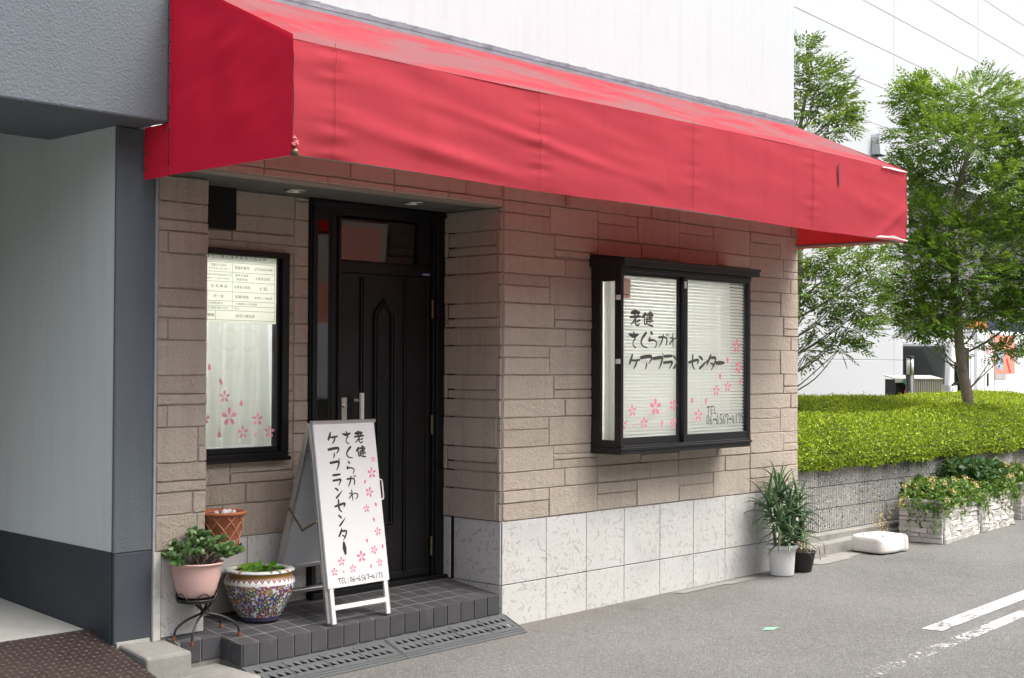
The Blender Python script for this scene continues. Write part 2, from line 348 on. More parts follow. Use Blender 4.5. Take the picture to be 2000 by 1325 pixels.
def m_ribblock():
    g = NT('exposed_aggregate_block'); P = g.pos(); rnd = g.n('ObjectInfo').outputs['Random']
    v = g.n('TexVoronoi', {'Vector': P, 'Scale': 62.}); s3 = g.n('SeparateColor', {0: v.outputs['Color']})
    c = g.mix(rnd, (.36,.355,.335), (.50,.495,.47)); c = g.mix(g.math('MULTIPLY', g.noise(P, 5, 6, .65), .55), c, (.15,.145,.13))
    m1 = g.math('MULTIPLY', g.math('LESS_THAN', v.outputs['Distance'], .42), 1.)
    c = g.mix(g.math('MULTIPLY', m1, g.math('GREATER_THAN', s3.outputs[0], .72)), c, (.62,.61,.58))
    c = g.mix(g.math('MULTIPLY', m1, g.math('LESS_THAN', s3.outputs[0], .16)), c, (.05,.05,.05))
    return g.fin(col=c, rough=.88, nrm=g.bump(g.math('ADD', v.outputs['Distance'], g.noise(P, 150, 3)), .6, .005), spec=.3)
MT['block'] = m_ribblock()
MT['stone'] = plain('cast_stone', (.60,.575,.54), .85, var=.22, vs=11, bump=.5, bs=70, bd=.006, dirt=.25)
MT['panel_white'] = plain('white_cladding', (.45,.468,.482), .6, var=.02, vs=2, bump=.12, bs=120, bd=.002)
MT['panel_grey'] = plain('grey_cladding', (.36,.35,.345), .7, var=.05, vs=2)
MT['truck'] = plain('white_vehicle_paint', (.80,.81,.82), .25, var=.02)
MT['red'] = plain('red_print', (.55,.03,.03), .5)
MT['orange'] = plain('salmon_print', (.70,.25,.17), .5)
MT['skyblue'] = plain('grey_blue_print', (.30,.42,.50), .5)
MT['navy'] = plain('navy_sign', (.012,.02,.06), .4)
MT['amber'] = plain('amber_sign', (.45,.17,.02), .5)
MT['lamp_white'] = plain('opal_lamp_glass', (.80,.82,.78), .3)
MT['green_pl'] = plain('green_plastic', (.05,.28,.11), .4)
def m_lamp(st):
    g = NT('fluorescent_tube'); e = g.n('Emission', {'Color': (1,.985,.95), 'Strength': st}); g.t.links.new(e.outputs[0], g.out.inputs[0]); return g.mat
MT['tube'] = m_lamp(56.); MT['tube2'] = m_lamp(32.)
MT['beige_wall'] = plain('beige_render', (.42,.37,.29), .8)
# ================================================================== ground
def slope_sheet(mb, x0, x1, y0, y1, dz=0, nx=1):
    for i in range(nx):
        a = x0 + (x1-x0)*i/nx; b = x0 + (x1-x0)*(i+1)/nx
        mb.add([(a,y0,gz(a)+dz),(b,y0,gz(b)+dz),(b,y1,gz(b)+dz),(a,y1,gz(a)+dz)], [(0,1,2,3)])
    return mb
struct('road', slope_sheet(MB(), -90, 90, -90, 90), MT['asphalt'])
mb = MB(); mb.hexa([(-2.48,-.24,-.06),(-1.955,-.24,-.06),(-1.955,.19,-.06),(-2.48,.19,-.06)], [(-2.46,-.22,.052),(-1.962,-.2,.055),(-1.962,.185,.06),(-2.46,.185,.06)])
struct('concrete_footing', mb, MT['concrete'], bevel=.012, seg=2)
mb = MB(); mb.hexa([(-2.485,.015,-.05),(-2.205,.035,-.05),(-2.205,.297,-.05),(-2.485,.297,-.05)], [(-2.48,.03,.182),(-2.207,.05,.176),(-2.207,.297,.20),(-2.48,.297,.215)])
struct('concrete_ledge', mb, MT['concrete'], bevel=.014, seg=2)
mb = MB(); mb.hexa([(-6.2,.52,-.1),(-2.48,.52,-.1),(-2.48,7,-.1),(-6.2,7,-.1)], [(-6.2,.52,.253),(-2.48,.52,.253),(-2.48,7,.62),(-6.2,7,.62)]); mb.box(-2.49,-2.3,.29,.521,-.1,.222)
struct('passage_floor', mb, MT['slab'])
mb = MB(); mb.tube([(-2.95+.012*math.cos(a), .93+.012*math.sin(a), .2785) for a in [k*math.pi/4 for k in range(8)]], .004, 6, closed=True); mb.disc((-2.95,.93,.2785), .011)
tag(mb.build('floor_drain', MT['black']), 'small dark drain hole in the concrete passage floor', 'drain')
mb = MB()
for (x0,x1,y0,y1) in [(1.75,2.25,-.125,-.04),(2.28,2.62,-.15,-.05),(3.55,4.0,-.17,.02),(4.0,4.3,-.12,.06)]:
    mb.add([(x0,y0,gz(x0)+.004),(x1+.06,y0+.01,gz(x1)+.004),(x1,y1,gz(x1)+.004),(x0-.05,y1,gz(x0)+.004)], [(0,1,2,3)])
struct('concrete_patch', mb, MT['concrete'])
# painted lines, mint tape
mb = MB(); slope_sheet(mb, 0, 1, 0, 1)
def lane(name, pts, mt='paint'):
    m = MB(); m.add([(x,y,gz(x)+.004) for x,y in pts], [(0,1,2,3)]); return struct(name, m, MT[mt])
lane('road_marking', [(1.735,-2.06),(14,-1.42),(14,-1.27),(1.715,-1.935)])
lane('road_marking', [(-6,-2.69),(14,-1.65),(14,-1.55),(-6,-2.585)], 'paint2')
mb = MB(); mb.add([(x,y,gz(x)+.004) for x,y in [(1.075,-1.285),(1.175,-1.265),(1.10,-1.21),(1.03,-1.235)]], [(0,1,2,3)])
tag(mb.build('tape_mark', MT['tape']), 'small mint green tape mark stuck on the asphalt', 'tape')

# ================================================================== bricks
ROWS = []                                          # (z_bottom, z_top, type)
z = 2.661; H3 = (.186,.1537,.1154)
for i in range(13):
    h = H3[i % 3]; ROWS.append((z-h, z, i % 3)); z -= h
ROWS.append((2.661, 2.7765, 2)); ROWS.append((2.7765, 2.930, 1))
ZB = z                                             # bottom of the brickwork, about .655
def cells(x0, x1, mod, off, zlo, zhi, holes=(), drift=0):
    out = []
    for (a, b, t) in ROWS:
        xs = math.floor((x0-off)/mod)*mod + off
        k = int(round((a-ZB)*7))
        while xs < x1:
            d = drift * ((k*7+int(xs*9)) % 5 - 2)
            if t == 0:
                s = xs + (.43 + d)*mod/.915; zm = b - (b-a)*.41
                L = [(xs,s,zm,b),(xs,s,a,zm),(s,xs+mod,a,b)]
            elif t == 1:
                s = xs + (.475 + d)*mod/.915; zm = b - (b-a)*.62
                L = [(xs,s,a,b),(s,xs+mod,zm,b),(s,xs+mod,a,zm)]
            else:
                s = xs + (.585 + d)*mod/.915; L = [(xs,s,a,b),(s,xs+mod,a,b)]
            out += L; xs += mod
    res = []
    for q in out:
        q = (max(q[0],x0), min(q[1],x1), max(q[2],zlo), min(q[3],zhi))
        st = [q]
        for h in holes:
            nx = []
            for (a,b,c,d) in st:
                if b <= h[0] or a >= h[1] or d <= h[2] or c >= h[3]: nx.append((a,b,c,d)); continue
                if c < h[2]: nx.append((a,b,c,h[2]))
                if d > h[3]: nx.append((a,b,h[3],d))
                lo, hi = max(c,h[2]), min(d,h[3])
                if a < h[0]: nx.append((a,h[0],lo,hi))
                if b > h[1]: nx.append((h[1],b,lo,hi))
            st = nx
        res += [s for s in st if s[1]-s[0] > .018 and s[3]-s[2] > .018]
    return res
_bc = {}
def brick_mesh(w, h):
    w = round(w, 3); h = round(h, 3); var = random.randrange(3); key = (w,h,var)
    if key in _bc: return _bc[key]
    t = .008 + .003*var; g = .0020; K = max(4, int(w/.045)); i = .0045
    x0,x1,z0,z1 = g, w-g, g, h-g
    vs = [(x0,0,z0),(x1,0,z0),(x1,0,z1),(x0,0,z1)]
    low = []; top = []
    for k in range(K+1):
        u = k/K; jx = 0 if k in (0,K) else random.uniform(-.3,.3)*(w/K)
        low.append(len(vs)); vs.append((x0+i+(x1-x0-2*i)*u+jx, -t+random.uniform(0,.003), z0+i*.6+random.uniform(0,.006)*(random.random()<.7)))
    for k in range(K//2+1):
        u = k/(K//2); top.append(len(vs)); vs.append((x0+i+(x1-x0-2*i)*u, -t+random.uniform(0,.002), z1-i*.6-random.uniform(0,.004)))
    fs = [tuple(low + top[::-1]), (1,) + tuple(low[::-1]) + (0,), (1,2,top[-1],low[-1]), (0,low[0],top[0],3), (3,) + tuple(top) + (2,)]
    me = bpy.data.meshes.new('brick'); me.from_pydata(vs, [], fs); me.materials.append(MT['brick']); me.update()
    _bc[key] = me; return me
def lay(parent, cs, org, rz):
    c, s = math.cos(rz), math.sin(rz)
    for (a,b,z0,z1) in cs:
        share('brick', brick_mesh(b-a, z1-z0), parent, loc=(org[0]+a*c, org[1]+a*s, z0), rz=rz)
_tc = {}
def slab_mesh(name, w, h, t, mat, g=.002, bev=.0025):
    key = (name, round(w,3), round(h,3), t)
    if key in _tc: return _tc[key]
    x0,x1,z0,z1 = g,w-g,g,h-g
    me = bpy.data.meshes.new(name)
    me.from_pydata([(x0,0,z0),(x1,0,z0),(x1,0,z1),(x0,0,z1),(x0+bev,-t,z0+bev),(x1-bev,-t,z0+bev),(x1-bev,-t,z1-bev),(x0+bev,-t,z1-bev)], [],
                   [(4,5,6,7),(0,1,5,4),(1,2,6,5),(2,3,7,6),(3,0,4,7)])
    me.materials.append(mat); me.update(); _tc[key] = me; return me
SHOP = thing('shop_building', 'small shop with beige block siding, white upper wall and a recessed dark entrance', 'building', (0,0,0))
# facade -------------------------------------------------------------
mb = MB()
mb.box(-.0, .87, 0, .12, -.05, 2.93); mb.box(2.35, 3.434, 0, .12, -.05, 2.93); mb.box(.87, 2.35, 0, .12, -.05, 1.06); mb.box(.87, 2.35, 0, .12, 2.30, 2.93)
mb.box(-2.365, 0, 0, .12, 2.613, 2.93)
mb.box(3.30, 3.434, .12, 4, -.05, 2.93); mb.box(-2.2, 3.434, 4, 4.1, -.05, 2.93)
fac = mb.build('front_wall', MT['grout'], SHOP)
lay(fac, [q for q in cells(-.011, 3.44, .915, .003, ZB, 2.93, [(.86,2.365,1.05,2.335)])], (0,0,0), 0)
lay(fac, cells(-2.365, -.012, .915, .003-.915, 2.618, 2.93), (0,0,0), 0)
# recess right reveal, back wall, pilaster
mb = MB(); mb.box(.0, .12, .121, .66, -.05, 2.613)
rev = mb.build('reveal_wall', MT['grout'], SHOP)
lay(rev, cells(-.565, -.001, .915, -.95, ZB, 2.61), (0,0,0), -math.pi/2)
mb = MB(); mb.box(-2.05, -1.25, .532, .66, .0, 1.09); mb.box(-2.05, -1.25, .532, .66, 2.265, 2.613); mb.box(-1.255, -1.09, .532, .66, 0, 2.613); mb.box(-.03, .0, .56, .66, 0, 2.613); mb.box(-1.1, -.02, .60, .66, 2.60, 2.66)
bw = mb.build('recess_wall', MT['grout'], SHOP)
lay(bw, cells(-1.99, -1.105, .915, -2.13, ZB, 2.61, [(-2.2,-1.268,1.083,2.268),(-2.2,-1.635,2.375,2.62)]), (0,.532,0), 0)
mb = MB(); mb.box(-2.268, -1.972, .30, .66, .1, 2.613)
pil = mb.build('pilaster', MT['grout'], SHOP)
pc = []
for (a,b,t) in ROWS[:13]:
    if t == 0 and a < 1.2: pc += [(-2.272,-2.02,a,b),(-2.02,-1.965,a,a+.085),(-2.02,-1.965,a+.085,b)]
    elif t == 1: pc += [(-2.272,-1.965,a+.058,b),(-2.272,-1.965,a,a+.058)]
    elif t == 2: pc += [(-2.272,-2.21,a,b),(-2.21,-1.965,a,b)] if a > 1.2 else [(-2.272,-2.05,a,b),(-2.05,-1.965,a,b)]
    else: pc.append((-2.272,-1.965,a,b))
lay(pil, [(a,b,c,min(d,2.61)) for a,b,c,d in pc if c < 2.58], (0,.30,0), 0)
mb = MB(); mb.box(-2.286,-2.272,.293,.31,.2,2.62); mb.build('sealant_strip', plain('grey_sealant', (.36,.36,.37), .7, var=.25, vs=20), SHOP)
mb = MB(); mb.box(-2.283,-2.24,.288,.305,.2,.655); mb.build('white_corner_strip', plain('off_white_strip', (.62,.60,.55), .7, var=.15, vs=14, dirt=.4), SHOP, bevel=.002)
# stone base -----------------------------------------------------------
mb = MB(); mb.box(-.001,3.43,-.002,-.0005,-.05,ZB-.002); sb = mb.build('stone_base', MT['dark_joint'], SHOP)
xs = [0,.411,.811,1.211,1.613,2.015,2.419,2.823,3.225,3.44]
for a,b in zip(xs[:-1], xs[1:]):
    share('stone_slab', slab_mesh('stone_slab', b-a, ZB-.262, .006, MT['granite']), sb, loc=(a,-.002,.261))
    share('stone_slab', slab_mesh('stone_slab', b-a, .30, .006, MT['granite']), sb, loc=(a,-.002,-.04))
share('stone_slab', slab_mesh('stone_slab', .415, ZB-.262, .006, MT['granite']), sb, loc=(-.002,.413,.261), rz=-math.pi/2)
share('stone_slab', slab_mesh('stone_slab', .12, ZB-.262, .006, MT['granite']), sb, loc=(-.002,.56,.261), rz=-math.pi/2)
share('stone_slab', slab_mesh('stone_slab', .46, .25, .004, MT['granite']), sb, loc=(-.001,.46,.01), rz=-math.pi/2)
for a,b in [(-1.99,-1.53),(-1.53,-1.30),(-1.30,-1.105)]: share('stone_slab', slab_mesh('stone_slab', b-a, ZB-.14, .006, MT['granite']), sb, loc=(a,.53,.14))
share('stone_slab', slab_mesh('stone_slab', .265, ZB-.212, .006, MT['granite']), sb, loc=(-2.238,.298,.21))
# soffit with downlights -----------------------------------------------
mb = MB(); mb.box(-2.365,.0,.004,.66,2.6135,2.66); sof = mb.build('soffit', MT['soffit'], SHOP)
for (x,y) in [(-1.37,.318),(-.525,.25)]:
    mb = MB(); mb.tube([(x+.062*math.cos(a),y+.062*math.sin(a),2.609) for a in [k*math.pi/16 for k in range(32)]], .006, 6, 0, closed=True)
    mb.lathe([(.058,-.004),(.046,.0),(.030,.0),(.012,-.002),(.002,-.002)], (x,y,2.613), 24, 1)
    mb.lathe([(.002,0),(.022,.0),(.018,-.012),(.002,-.014)], (x,y,2.612), 16, 2)
    mb.build('downlight', [MT['chrome'], MT['chrome'], MT['lamp_white']], sof)
mb = MB(); mb.box(-2.0,-1.64,.50,.60,2.38,2.612); mb.build('black_vent_box', MT['void'], SHOP)
mb = MB(); mb.box(-.004,.03,.418,.492,.2,2.612); mb.build('shutter_rail', MT['black'], SHOP, bevel=.004)
# upper white wall, flashing
mb = MB(); mb.box(-2.365,3.396,.006,4.1,2.932,9); mb.build('upper_wall', MT['white_stucco'], SHOP)
mb = MB()
for k in range(64):
    a = -2.36+k*.09; mb.add([(a,-.012,3.575),(a+.09,-.012,3.575),(a+.09,-.012+random.uniform(-.004,.004),3.605+random.uniform(-.006,.006)),(a,-.012,3.604)], [(0,1,2,3)])
mb.box(-2.36,3.396,-.010,.004,3.50,3.60); mb.build('flashing', MT['flash'], SHOP)
for x in (.569,):
    mb = MB(); mb.box(x-.006,x+.10,-.05,-.044,2.728,2.742); mb.box(x-.016,x+.016,-.05,-.042,2.665,2.735); mb.tube([(x,-.054,2.685),(x,-.044,2.685)], .006, 8); mb.build('small_bracket', plain('pinkish_bracket', (.42,.22,.21), .6), SHOP)
# stains on brick top: little clip
# ------------------------------------------------------------------ entrance door
FY = .535
mb = MB(); X0,X1,Z0,Z1 = -1.105,-.005,.22,2.612
mb.box(X0,X0+.055,FY-.03,FY+.09,Z0,Z1); mb.box(X1-.105,X1,FY-.03,FY+.09,Z0,Z1); mb.box(X0+.055,X1-.105,FY-.03,FY+.09,2.53,Z1)
mb.box(-.97,-.875,FY-.03,FY+.09,Z0,2.53); mb.box(-.875,X1-.105,FY-.026,FY+.09,2.185,2.255); mb.box(X0+.055,-.97,FY-.028,FY+.09,Z0,.30); mb.box(X0+.055,-.97,FY-.028,FY+.09,2.485,2.53)
mb.box(X0+.01,X0+.02,FY-.042,FY-.029,Z0,2.60); mb.box(-.952,-.940,FY-.036,FY-.029,Z0,2.52); mb.box(-.905,-.89,FY-.044,FY-.029,Z0,2.52); mb.box(-.09,-.075,FY-.044,FY-.029,Z0,2.52)
mb.box(X0-.01,X1,FY-.05,FY-.029,2.575,2.60); mb.box(X0,X1,FY-.07,FY+.05,.2,.283)
df = mb.build('door_frame', MT['black'], SHOP, bevel=.003)
mb = MB(); mb.box(-1.05,-.97,FY-.026,FY-.020,.30,2.485); mb.build('sidelight_pane', MT['glass_door'], df)
mb = MB(); mb.box(-.86,-.23,-.003,.003,0,.255); tpn = mb.build('transom_pane', MT['glass_door'], df); tpn.location = (0,FY+.016,2.261); tpn.rotation_euler = (R(2.4),0,0)
mb = MB(); mb.box(-.865,-.225,FY-.012,FY+.01,2.255,2.262); mb.box(-.872,-.86,FY-.012,FY+.01,2.255,2.53); mb.box(-.23,-.11,FY-.012,FY+.02,2.255,2.53); mb.build('transom_bead', MT['black'], df)
mb = MB(); mb.box(-.875,-.11,FY+.0,FY+.045,.285,2.183)
door = mb.build('door', MT['door'], SHOP)
def vgroove(x):
    m = MB(); m.box(x-.016,x-.005,FY-.014,FY+.002,.30,2.165); m.box(x+.005,x+.016,FY-.012,FY+.002,.30,2.165); m.build('door_moulding', MT['door'], door, bevel=.003)
for x in (-.685,-.325): vgroove(x)
m = MB(); m.box(-.872,-.855,FY-.01,FY+.001,.29,2.18); m.box(-.145,-.113,FY-.01,FY+.001,.29,2.18); m.box(-.855,-.145,FY-.009,FY+.001,.29,.33); m.build('door_edge_rail', MT['door'], door, bevel=.003)
pent = [(-.585,.62),(-.585,1.945),(-.505,2.035),(-.425,1.945),(-.425,.62)]
m = MB()
for i in range(5):
    a = pent[i]; b = pent[(i+1) % 5]
    for off in (0, .022):
        ca = Vector((-.505,1.3)); 
        pa = Vector(a) + (Vector((-.505, a[1])) - Vector(a)).normalized()*off if a[0] != -.505 else Vector(a) - Vector((0,off*1.3))
        pb = Vector(b) + (Vector((-.505, b[1])) - Vector(b)).normalized()*off if b[0] != -.505 else Vector(b) - Vector((0,off*1.3))
        if i == 4: pa.y += off; pb.y += off
        m.bar((pa.x,FY-.008,pa.y), (pb.x,FY-.008,pb.y), .013, .02, (0,1,0))
m.build('lancet_moulding', MT['door'], door, bevel=.003)
m = MB(); m.add([(x,FY-.002,zz) for x,zz in [(-.56,.645),(-.45,.645),(-.45,1.935),(-.505,1.995),(-.56,1.935)]], [(0,1,2,3,4)]); m.build('lancet_pane', plain('black_lancet_glass', (.008,.009,.009), .3, spec=.35), door)
m = MB(); m.box(-.852,-.808,FY-.014,FY-.001,1.10,1.43); m.tube([(-.83,FY-.024,1.375),(-.83,FY-.013,1.375)], .013, 14); m.build('lock_plate', MT['chrome'], door, bevel=.004)
m = MB(); m.tube([(-.735,FY-.062,.99),(-.735,FY-.062,1.455)], .0145, 14); m.bar((-.735,FY-.06,1.03),(-.735,FY,1.03),.016,.016); m.bar((-.735,FY-.06,1.41),(-.735,FY,1.41),.016,.016); m.build('handle', MT['alu_pale'], door)
for zz in (.47,1.245,1.985):
    m = MB(); m.tube([(-.117,FY-.028,zz-.06),(-.117,FY-.028,zz-.002)], .008, 10); m.tube([(-.117,FY-.028,zz+.002),(-.117,FY-.028,zz+.06)], .008, 10); m.build('hinge', MT['brass'], door)
m = MB(); m.box(-.215,-.145,FY-.031,FY-.027,2.193,2.212); st = m.build('blue_sticker', MT['blue'], df)
m = MB()
for k in range(9): m.box(-.203+k*.0062,-.199+k*.0062,FY-.0322,FY-.0312,2.199,2.206)
m.build('sticker_print', MT['white_pl'], df)
m = MB(); m.box(-1.295,-1.235,.496,.524,.455,.605); m.box(-1.285,-1.245,.489,.497,.47,.59); m.build('outlet_box', plain('weathered_outlet_box', (.30,.285,.25), .7, dirt=.5, vs=14), SHOP, bevel=.006)
m = MB(); m.tube([(-1.8,.50,.42),(-1.8,.44,.42),(-1.8,.43,.40),(-1.8,.43,.36)], .011, 8); m.tube([(-1.83,.46,.45),(-1.77,.46,.45)], .008, 8); m.tube([(-1.8,.46,.42),(-1.8,.46,.45)], .006, 8); m.build('garden_tap', MT['brass'], SHOP)

# ------------------------------------------------------------------ lettering tools
GL = {
'老':[[(.12,.19,.09),(.4,.16,.13),(.68,.13,.10)],[(.40,0,.05),(.43,.2,.08),(.42,.42,.07)],[(0,.47,.06),(.45,.44,.075),(1,.41,.06)],[(.88,.13,.06),(.62,.42,.06),(.3,.75,.05),(.04,.95,.035)],[(.9,.66,.05),(.72,.70,.05),(.52,.76,.03)],[(.50,.60,.05),(.46,.82,.05),(.56,.97,.05),(.72,1,.05),(.86,.90,.035)]],
'健':[[(.30,.20,.10),(.14,.34,.09),(.0,.45,.05)],[(.22,.40,.05),(.21,.65,.055),(.25,.90,.05)],[(.50,.16,.04),(.9,.12,.045),(.92,.38,.04)],[(.42,.28,.045),(1,.25,.05)],[(.5,.42,.04),(.9,.39,.04)],[(.46,.55,.04),(.92,.51,.04)],[(.44,.70,.045),(1,.66,.05)],[(.70,0,.05),(.71,.45,.05),(.70,.82,.04)],[(.34,.55,.04),(.46,.52,.045),(.37,.70,.04),(.45,.72,.04),(.30,.93,.03)],[(.36,.80,.04),(.6,.93,.05),(.96,1,.05)]],
'さ':[[(0,.17,.05),(.25,.22,.10),(.5,.27,.12),(.8,.20,.09),(1,.16,.05)],[(.48,0,.05),(.58,.2,.08),(.64,.38,.07),(.62,.5,.05)],[(.62,.46,.05),(.44,.60,.05),(.40,.78,.05),(.50,.94,.05),(.72,1,.04)]],
'く':[[(.84,.03,.10),(.62,.18,.11),(.34,.40,.09),(.20,.60,.08),(.27,.80,.075),(.52,.95,.06),(1,1,.04)]],
'ら':[[(.30,.02,.07),(.42,.12,.09)],[(.16,.38,.06),(.08,.56,.08),(.30,.52,.07),(.62,.52,.06),(.90,.63,.055),(.94,.78,.05),(.74,1,.03)]],
'が':[[(0,.30,.07),(.32,.28,.07),(.70,.30,.06),(.82,.42,.06),(.82,.65,.06),(.74,.88,.04)],[(.46,.08,.06),(.38,.42,.07),(.22,.74,.06),(.05,1,.03)],[(.76,.06,.04),(.84,.17,.045)],[(.92,0,.035),(1,.09,.04)]],
'わ':[[(.38,0,.05),(.40,.5,.055),(.42,1,.04)],[(.12,.32,.05),(.40,.30,.04)],[(.40,.34,.04),(.22,.58,.05),(.04,.76,.05)],[(.18,.66,.03),(.50,.40,.04),(.78,.34,.045),(.98,.50,.055),(.95,.72,.05),(.72,.90,.03)]],
'ケ':[[(.30,.02,.06),(.20,.30,.10),(.03,.62,.08)],[(.26,.42,.06),(.6,.42,.07),(1,.37,.06)],[(.74,.46,.06),(.62,.75,.07),(.40,1,.03)]],
'ア':[[(.02,.20,.10),(.4,.14,.11),(.88,.10,.10),(.98,.20,.07),(.88,.42,.06),(.72,.60,.03)],[(.52,.56,.05),(.50,.78,.07),(.40,1,.03)]],
'プ':[[(.02,.32,.09),(.45,.27,.10),(.88,.24,.09),(.86,.45,.075),(.74,.75,.06),(.58,1,.03)],[(.93,.10,.018),(.87,.03,.018),(.93,-.04,.018),(1.0,.01,.018),(1.0,.08,.018),(.95,.11,.018)]],
'ラ':[[(.08,.11,.08),(.5,.09,.09),(.92,.07,.07)],[(.05,.56,.08),(.5,.53,.085),(.92,.50,.08),(.88,.68,.07),(.64,1,.03)]],
'ン':[[(.04,.08,.06),(.24,.16,.10),(.40,.30,.08)],[(.10,.96,.09),(.45,.74,.09),(1,.34,.03)]],
'セ':[[(0,.52,.07),(.45,.42,.08),(.88,.34,.08),(.96,.42,.07),(.84,.62,.04)],[(.38,0,.06),(.36,.4,.075),(.38,.75,.07),(.58,1,.04)]],
'タ':[[(.42,0,.06),(.26,.28,.09),(.03,.60,.07)],[(.38,.20,.06),(.7,.18,.08),(.95,.24,.07),(.82,.56,.065),(.48,1,.03)],[(.42,.55,.05),(.60,.62,.06),(.76,.74,.05)]],
'ー':[[(.02,.52,.20),(.5,.48,.24),(1,.46,.16)]],
'｜':[[(.4,0,.20),(.5,.5,.32),(.7,1,.18)]],
'T':[[(0,.10,.13),(.5,.08,.13),(.95,.05,.12)],[(.48,.25,.07),(.5,1,.09)]],'E':[[(.2,.05,.12),(.9,.02,.12)],[(.2,.3,.08),(.22,1,.09)],[(.22,.55,.06),(.75,.52,.06)],[(.22,.98,.07),(.85,.95,.07)]],'L':[[(.25,0,.07),(.28,.95,.09),(.9,.95,.07)]],
':':[[(.5,.3,.11),(.5,.36,.11)],[(.5,.8,.11),(.5,.86,.11)]],'-':[[(.1,.55,.12),(.9,.52,.12)]],
'0':[[(.55,.02,.07),(.2,.25,.09),(.12,.7,.09),(.4,.98,.07),(.8,.75,.09),(.85,.3,.09),(.6,.02,.07)]],'6':[[(.65,0,.07),(.25,.4,.09),(.12,.8,.09),(.4,1,.08),(.78,.82,.09),(.6,.58,.07),(.25,.68,.06)]],
'5':[[(.95,.02,.09),(.35,.08,.08),(.28,.45,.08),(.7,.5,.08),(.8,.75,.09),(.55,.98,.08),(.1,1,.06)]],'7':[[(.08,.35,.08),(.12,.1,.09),(.9,.06,.09),(.8,.5,.09),(.62,1,.08)]],'4':[[(.3,.15,.08),(.1,.75,.09),(.8,.72,.07)],[(.72,.35,.08),(.7,1,.09)]],'1':[[(.5,0,.09),(.5,1,.10)]],
}
def ribbon(mb, pts, to3, w, h):
    # pts in unit box (y down) with half widths; smooth, then make a strip with round ends
    P = [(a*w, -b*h, c*max(min(w,h),.55*max(w,h))*.5*2.45) for a,b,c in pts]
    Q = []
    n = len(P)
    for i in range(n-1):
        p0 = P[max(i-1,0)]; p1 = P[i]; p2 = P[i+1]; p3 = P[min(i+2,n-1)]
        for k in range(4):
            t = k/4
            Q.append(tuple(.5*((2*p1[j])+(-p0[j]+p2[j])*t+(2*p0[j]-5*p1[j]+4*p2[j]-p3[j])*t*t+(-p0[j]+3*p1[j]-3*p2[j]+p3[j])*t**3) for j in range(3)))
    Q.append(P[-1])
    L = []; Rr = []
    m = len(Q)
    for i,(x,y,r) in enumerate(Q):
        a = Q[max(i-1,0)]; b = Q[min(i+1,m-1)]; dx,dy = b[0]-a[0], b[1]-a[1]; l = math.hypot(dx,dy) or 1; nx,ny = -dy/l, dx/l
        r = max(r,.0008); L.append((x+nx*r,y+ny*r)); Rr.append((x-nx*r,y-ny*r))
    vs = []; fs = []
    for a,b in zip(L,Rr): vs += [a,b]
    for i in range(m-1): fs.append((2*i,2*i+2,2*i+3,2*i+1))
    for i,sg in ((0,-1),(m-1,1)):
        x,y,r = Q[i]; r = max(r,.0008); a = Q[max(i-1,0)]; b = Q[min(i+1,m-1)]; an = math.atan2(b[1]-a[1], b[0]-a[0]) + (math.pi if sg < 0 else 0)
        st = len(vs)
        for k in range(7): vs.append((x+r*math.cos(an-math.pi/2+math.pi*k/6), y+r*math.sin(an-math.pi/2+math.pi*k/6)))
        fs.append(tuple(range(st,st+7)))
    mb.add([to3(*q) for q in vs], fs)
def glyph(ch, cx, cy, w, h, to3, mat, parent, name='letter'):
    mb = MB(); k = 0
    for s in GL[ch]:
        k += 1; ribbon(mb, s, lambda x,y,k=k: to3(cx-w/2+x, cy+h/2+y, k*.00012), w, h)
    return mb.build(name, mat, parent)
def petal_pts(r, ang=0, base=.16):
    pts = [(0,base),(.17,.42),(.225,.68),(.17,.90),(.10,1.0),(0,.86),(-.10,1.0),(-.17,.90),(-.225,.68),(-.17,.42)]
    c,s = math.cos(ang), math.sin(ang); return [((x*c-y*s)*r, (x*s+y*c)*r) for x,y in pts]
def blossom(cx, cy, r, to3, mat, parent, rot=0):
    mb = MB()
    for k in range(5):
        P = petal_pts(r*1.02, rot+k*2*math.pi/5); mb.add([to3(cx+x,cy+y,0) for x,y in P], [tuple(range(len(P)))[::-1]])
    return mb.build('cherry_blossom', mat, parent)
def lone_petal(cx, cy, r, to3, mat, parent, rot=0):
    mb = MB(); P = petal_pts(r*1.9, rot, .1); oy = r*1.9*.55
    mb.add([to3(cx+x+math.sin(rot)*oy,cy+y-math.cos(rot)*oy,0) for x,y in P], [tuple(range(len(P)))[::-1]])
    return mb.build('fallen_petal', mat, parent)
def typeset(body, cx, cz, h, w, y, mat, parent, name='print_line'):
    cu = bpy.data.curves.new('t','FONT'); cu.body = body; cu.size = 1; cu.align_x = 'CENTER'; cu.align_y = 'CENTER'; cu.resolution_u = 2
    o = bpy.data.objects.new('t', cu); COL.objects.link(o); dg = bpy.context.evaluated_depsgraph_get(); dg.update()
    me = bpy.data.meshes.new_from_object(o.evaluated_get(dg)); bpy.data.objects.remove(o); bpy.data.curves.remove(cu)
    co = np.empty(len(me.vertices)*3, 'f'); me.vertices.foreach_get('co', co); co = co.reshape(-1,3)
    ex = co[:,0].max()-co[:,0].min(); mid = (co[:,0].max()+co[:,0].min())/2
    new = np.zeros_like(co); new[:,0] = cx + (co[:,0]-mid)*(w/ex if w else h); new[:,1] = y; new[:,2] = cz + co[:,1]*h
    me.vertices.foreach_set('co', new.ravel()); me.materials.clear(); me.materials.append(mat); me.update()
    o = bpy.data.objects.new(name, me); COL.objects.link(o); o.parent = parent; return o

